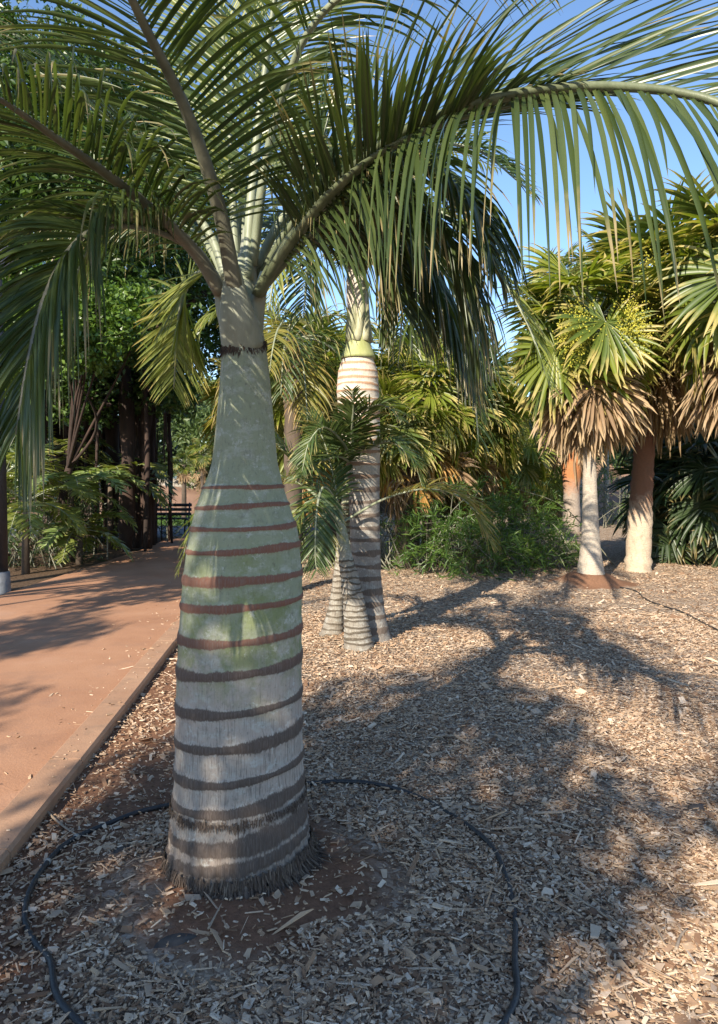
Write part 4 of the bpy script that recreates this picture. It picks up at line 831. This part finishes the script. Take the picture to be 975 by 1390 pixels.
# bench by the cross road
T=thing('bench',(at(222,19.0)[0],19.0,0),'black metal bench frame in the shade at the far end of the path','bench'); b=WO[T.name]
for sx in(-.62,.62):
    mb=MB(); tube(mb,[b+[sx,-.25,0],b+[sx,-.22,.42],b+[sx,.2,.42]],.022,8); mb.build('leg',M['darkmetal'],T)
    mb=MB(); tube(mb,[b+[sx,.28,0],b+[sx,.2,.42],b+[sx,.32,.86]],.022,8); mb.build('leg',M['darkmetal'],T)
mb=MB()
for k in range(4): box(mb,b+[0,-.2+k*.13,.455],(1.36,.09,.03))
mb.build('seat',M['darkmetal'],T)
mb=MB()
for k in range(3): box(mb,b+[0,.235+k*.035,.56+k*.12],(1.36,.025,.08))
mb.build('backrest',M['darkmetal'],T)
# shed with grey roof behind a low wall
M['roofing']=stemmat('grey_roof',(.30,.31,.33),(.46,.47,.49),3,.7); M['tarp']=stemmat('dark_tarp',(.07,.11,.13),(.12,.17,.19),4,.6); M['wallm']=stemmat('block_wall',(.20,.18,.15),(.34,.31,.27),8,.9)
xa,ya=at(245,38); T=thing('shed',(xa,ya,1.0),'low shed with a pale grey sloping roof beyond the far bank','building')
b=WO[T.name]; mb=MB(); box(mb,b+[0,2.5,.55],(6.5,4,1.3)); mb.build('wall',M['wallm'],T)
mb=MB(); mb.add([b+[-3.6,0,1.2],b+[3.6,0,1.2],b+[3.6,4.6,2.6],b+[-3.6,4.6,2.6],b+[-3.6,0,1.1],b+[3.6,0,1.1],b+[3.6,4.6,2.5],b+[-3.6,4.6,2.5]],[[0,1,2,3],[7,6,5,4],[0,4,5,1],[1,5,6,2],[2,6,7,3],[3,7,4,0]]); mb.build('roof',M['roofing'],T,smooth=False)
mb=MB(); mb.add([b+[-1.4,-1.3,.55],b+[3.9,-1.3,.5],b+[3.3,0,1.28],b+[-.8,0,1.3],b+[-1.4,-1.3,.45],b+[3.9,-1.3,.4],b+[3.3,0,1.18],b+[-.8,0,1.2]],[[0,1,2,3],[7,6,5,4],[0,4,5,1],[1,5,6,2],[2,6,7,3],[3,7,4,0]]); o=mb.build('awning',M['tarp'],T,smooth=False)
mb=MB(); 
for r in range(4):
    for k in range(26): box(mb,(-14.5+k*.42+(r%2)*.2,34.6,.85+r*.19),(.405,.22,.182))
tag(mb.build('block_wall',M['wallm'],smooth=False),'low grey block wall at the top of the bare bank','wall')
x,y=at(250,25.5); fan_palm((x,y),'small_skirted_palm','small palm with a skirt of dead leaves in front of the far bank','palm',2.0,[.10,.085,.08,.08],M['bark'],'a',12,12,.38,zlo=1.7,seed=70,lime=.2)
x,y=at(275,29); fan_palm((x,y),'small_skirted_palm','second small palm half hidden by the big trunk in front of the far bank','palm',2.5,[.10,.085,.08,.08],M['bark'],'a',16,8,.5,seed=71,lime=.3)

# trees behind and left of the camera that throw the dappled shade
sh_g='shade trees round the viewpoint'
tree('shade_tree','broad leafy shade tree standing behind the camera position','tree',(-4.3,-5.4),2.6,.18,[((-3.95,-4.3,5.0),(1.15,1.1,1.25)),((-4.4,-4.6,3.6),(1.1,.8,.8)),((-3.2,-4.2,3.9),(.8,.7,.8))],190,60,.13,'broad',120,group=sh_g,spread=.36)
tree('shade_tree','young thin leafed shade tree right of the broad one behind the camera','tree',(-2.0,-5.6),2.6,.08,[((-2.2,-4.5,4.3),(1.0,.9,.9)),((-1.2,-4.8,3.8),(.8,.6,.6))],34,60,.12,'broad',124,group=sh_g,spread=.36)
tree('shade_tree','leafy shade tree left of the path outside the picture','tree',(-9.0,2.5),3.0,.2,[((-6.0,3.2,4.2),(.9,1.3,.5)),((-6.2,6.0,4.2),(.9,1.2,.5)),((-6.5,8.3,4.0),(.7,.9,.4)),((-7.2,4.2,5.2),(1.0,1.5,.5))],150,50,.15,'broad',121,group=sh_g,spread=.27)
tree('shade_tree','smaller leafy shade tree farther back at the left of the viewpoint','tree',(-7.4,-4.5),2.6,.16,[((-6.9,-3.4,4.2),(1.2,1.2,1.0)),((-7.6,-1.2,4.6),(1.3,1.3,1.0))],130,60,.14,'broad',122,group=sh_g,spread=.4)

# ================================================================== LIGHT, SKY, CAMERA
SUND=nrm(np.array([.45,.89,-math.tan(radians(30))*1.0]))
el=math.asin(-SUND[2]); 
w=bpy.data.worlds.new('World'); SC.world=w; w.use_nodes=True; nt=w.node_tree
bg=nt.nodes['Background']; sky=nt.nodes.new('ShaderNodeTexSky'); sky.sky_type='NISHITA'; sky.sun_disc=False
sky.sun_elevation=el; sky.sun_rotation=math.atan2(-SUND[0],-SUND[1]); sky.air_density=1.0; sky.dust_density=.1; sky.ozone_density=4.0
nt.links.new(sky.outputs[0],bg.inputs[0]); bg.inputs[1].default_value=.13
sl=bpy.data.lights.new('sun','SUN'); sl.energy=5.0; sl.angle=radians(.53); sl.color=(1,.90,.74)
so=bpy.data.objects.new('sun',sl); COL.objects.link(so)
import mathutils
so.rotation_euler=mathutils.Vector(SUND).to_track_quat('-Z','Y').to_euler(); so.location=(-8,-16,14)
cd=bpy.data.cameras.new('camera'); cam=bpy.data.objects.new('camera',cd); COL.objects.link(cam)
cam.location=(0,0,HC); cam.rotation_euler=(radians(90),0,0)
cd.sensor_fit='VERTICAL'; cd.sensor_height=36; cd.lens=36*F/1390; cd.shift_y=-45/1390; cd.clip_start=.05; cd.clip_end=2000
SC.camera=cam
SC.view_settings.view_transform='Standard'; SC.view_settings.look='None'; SC.view_settings.gamma=1; SC.view_settings.exposure=1.0
SC.render.engine='CYCLES'
SC.cycles.max_bounces=6; SC.cycles.diffuse_bounces=3; SC.cycles.glossy_bounces=2; SC.cycles.transmission_bounces=3; SC.cycles.use_adaptive_sampling=True; SC.cycles.use_denoising=True
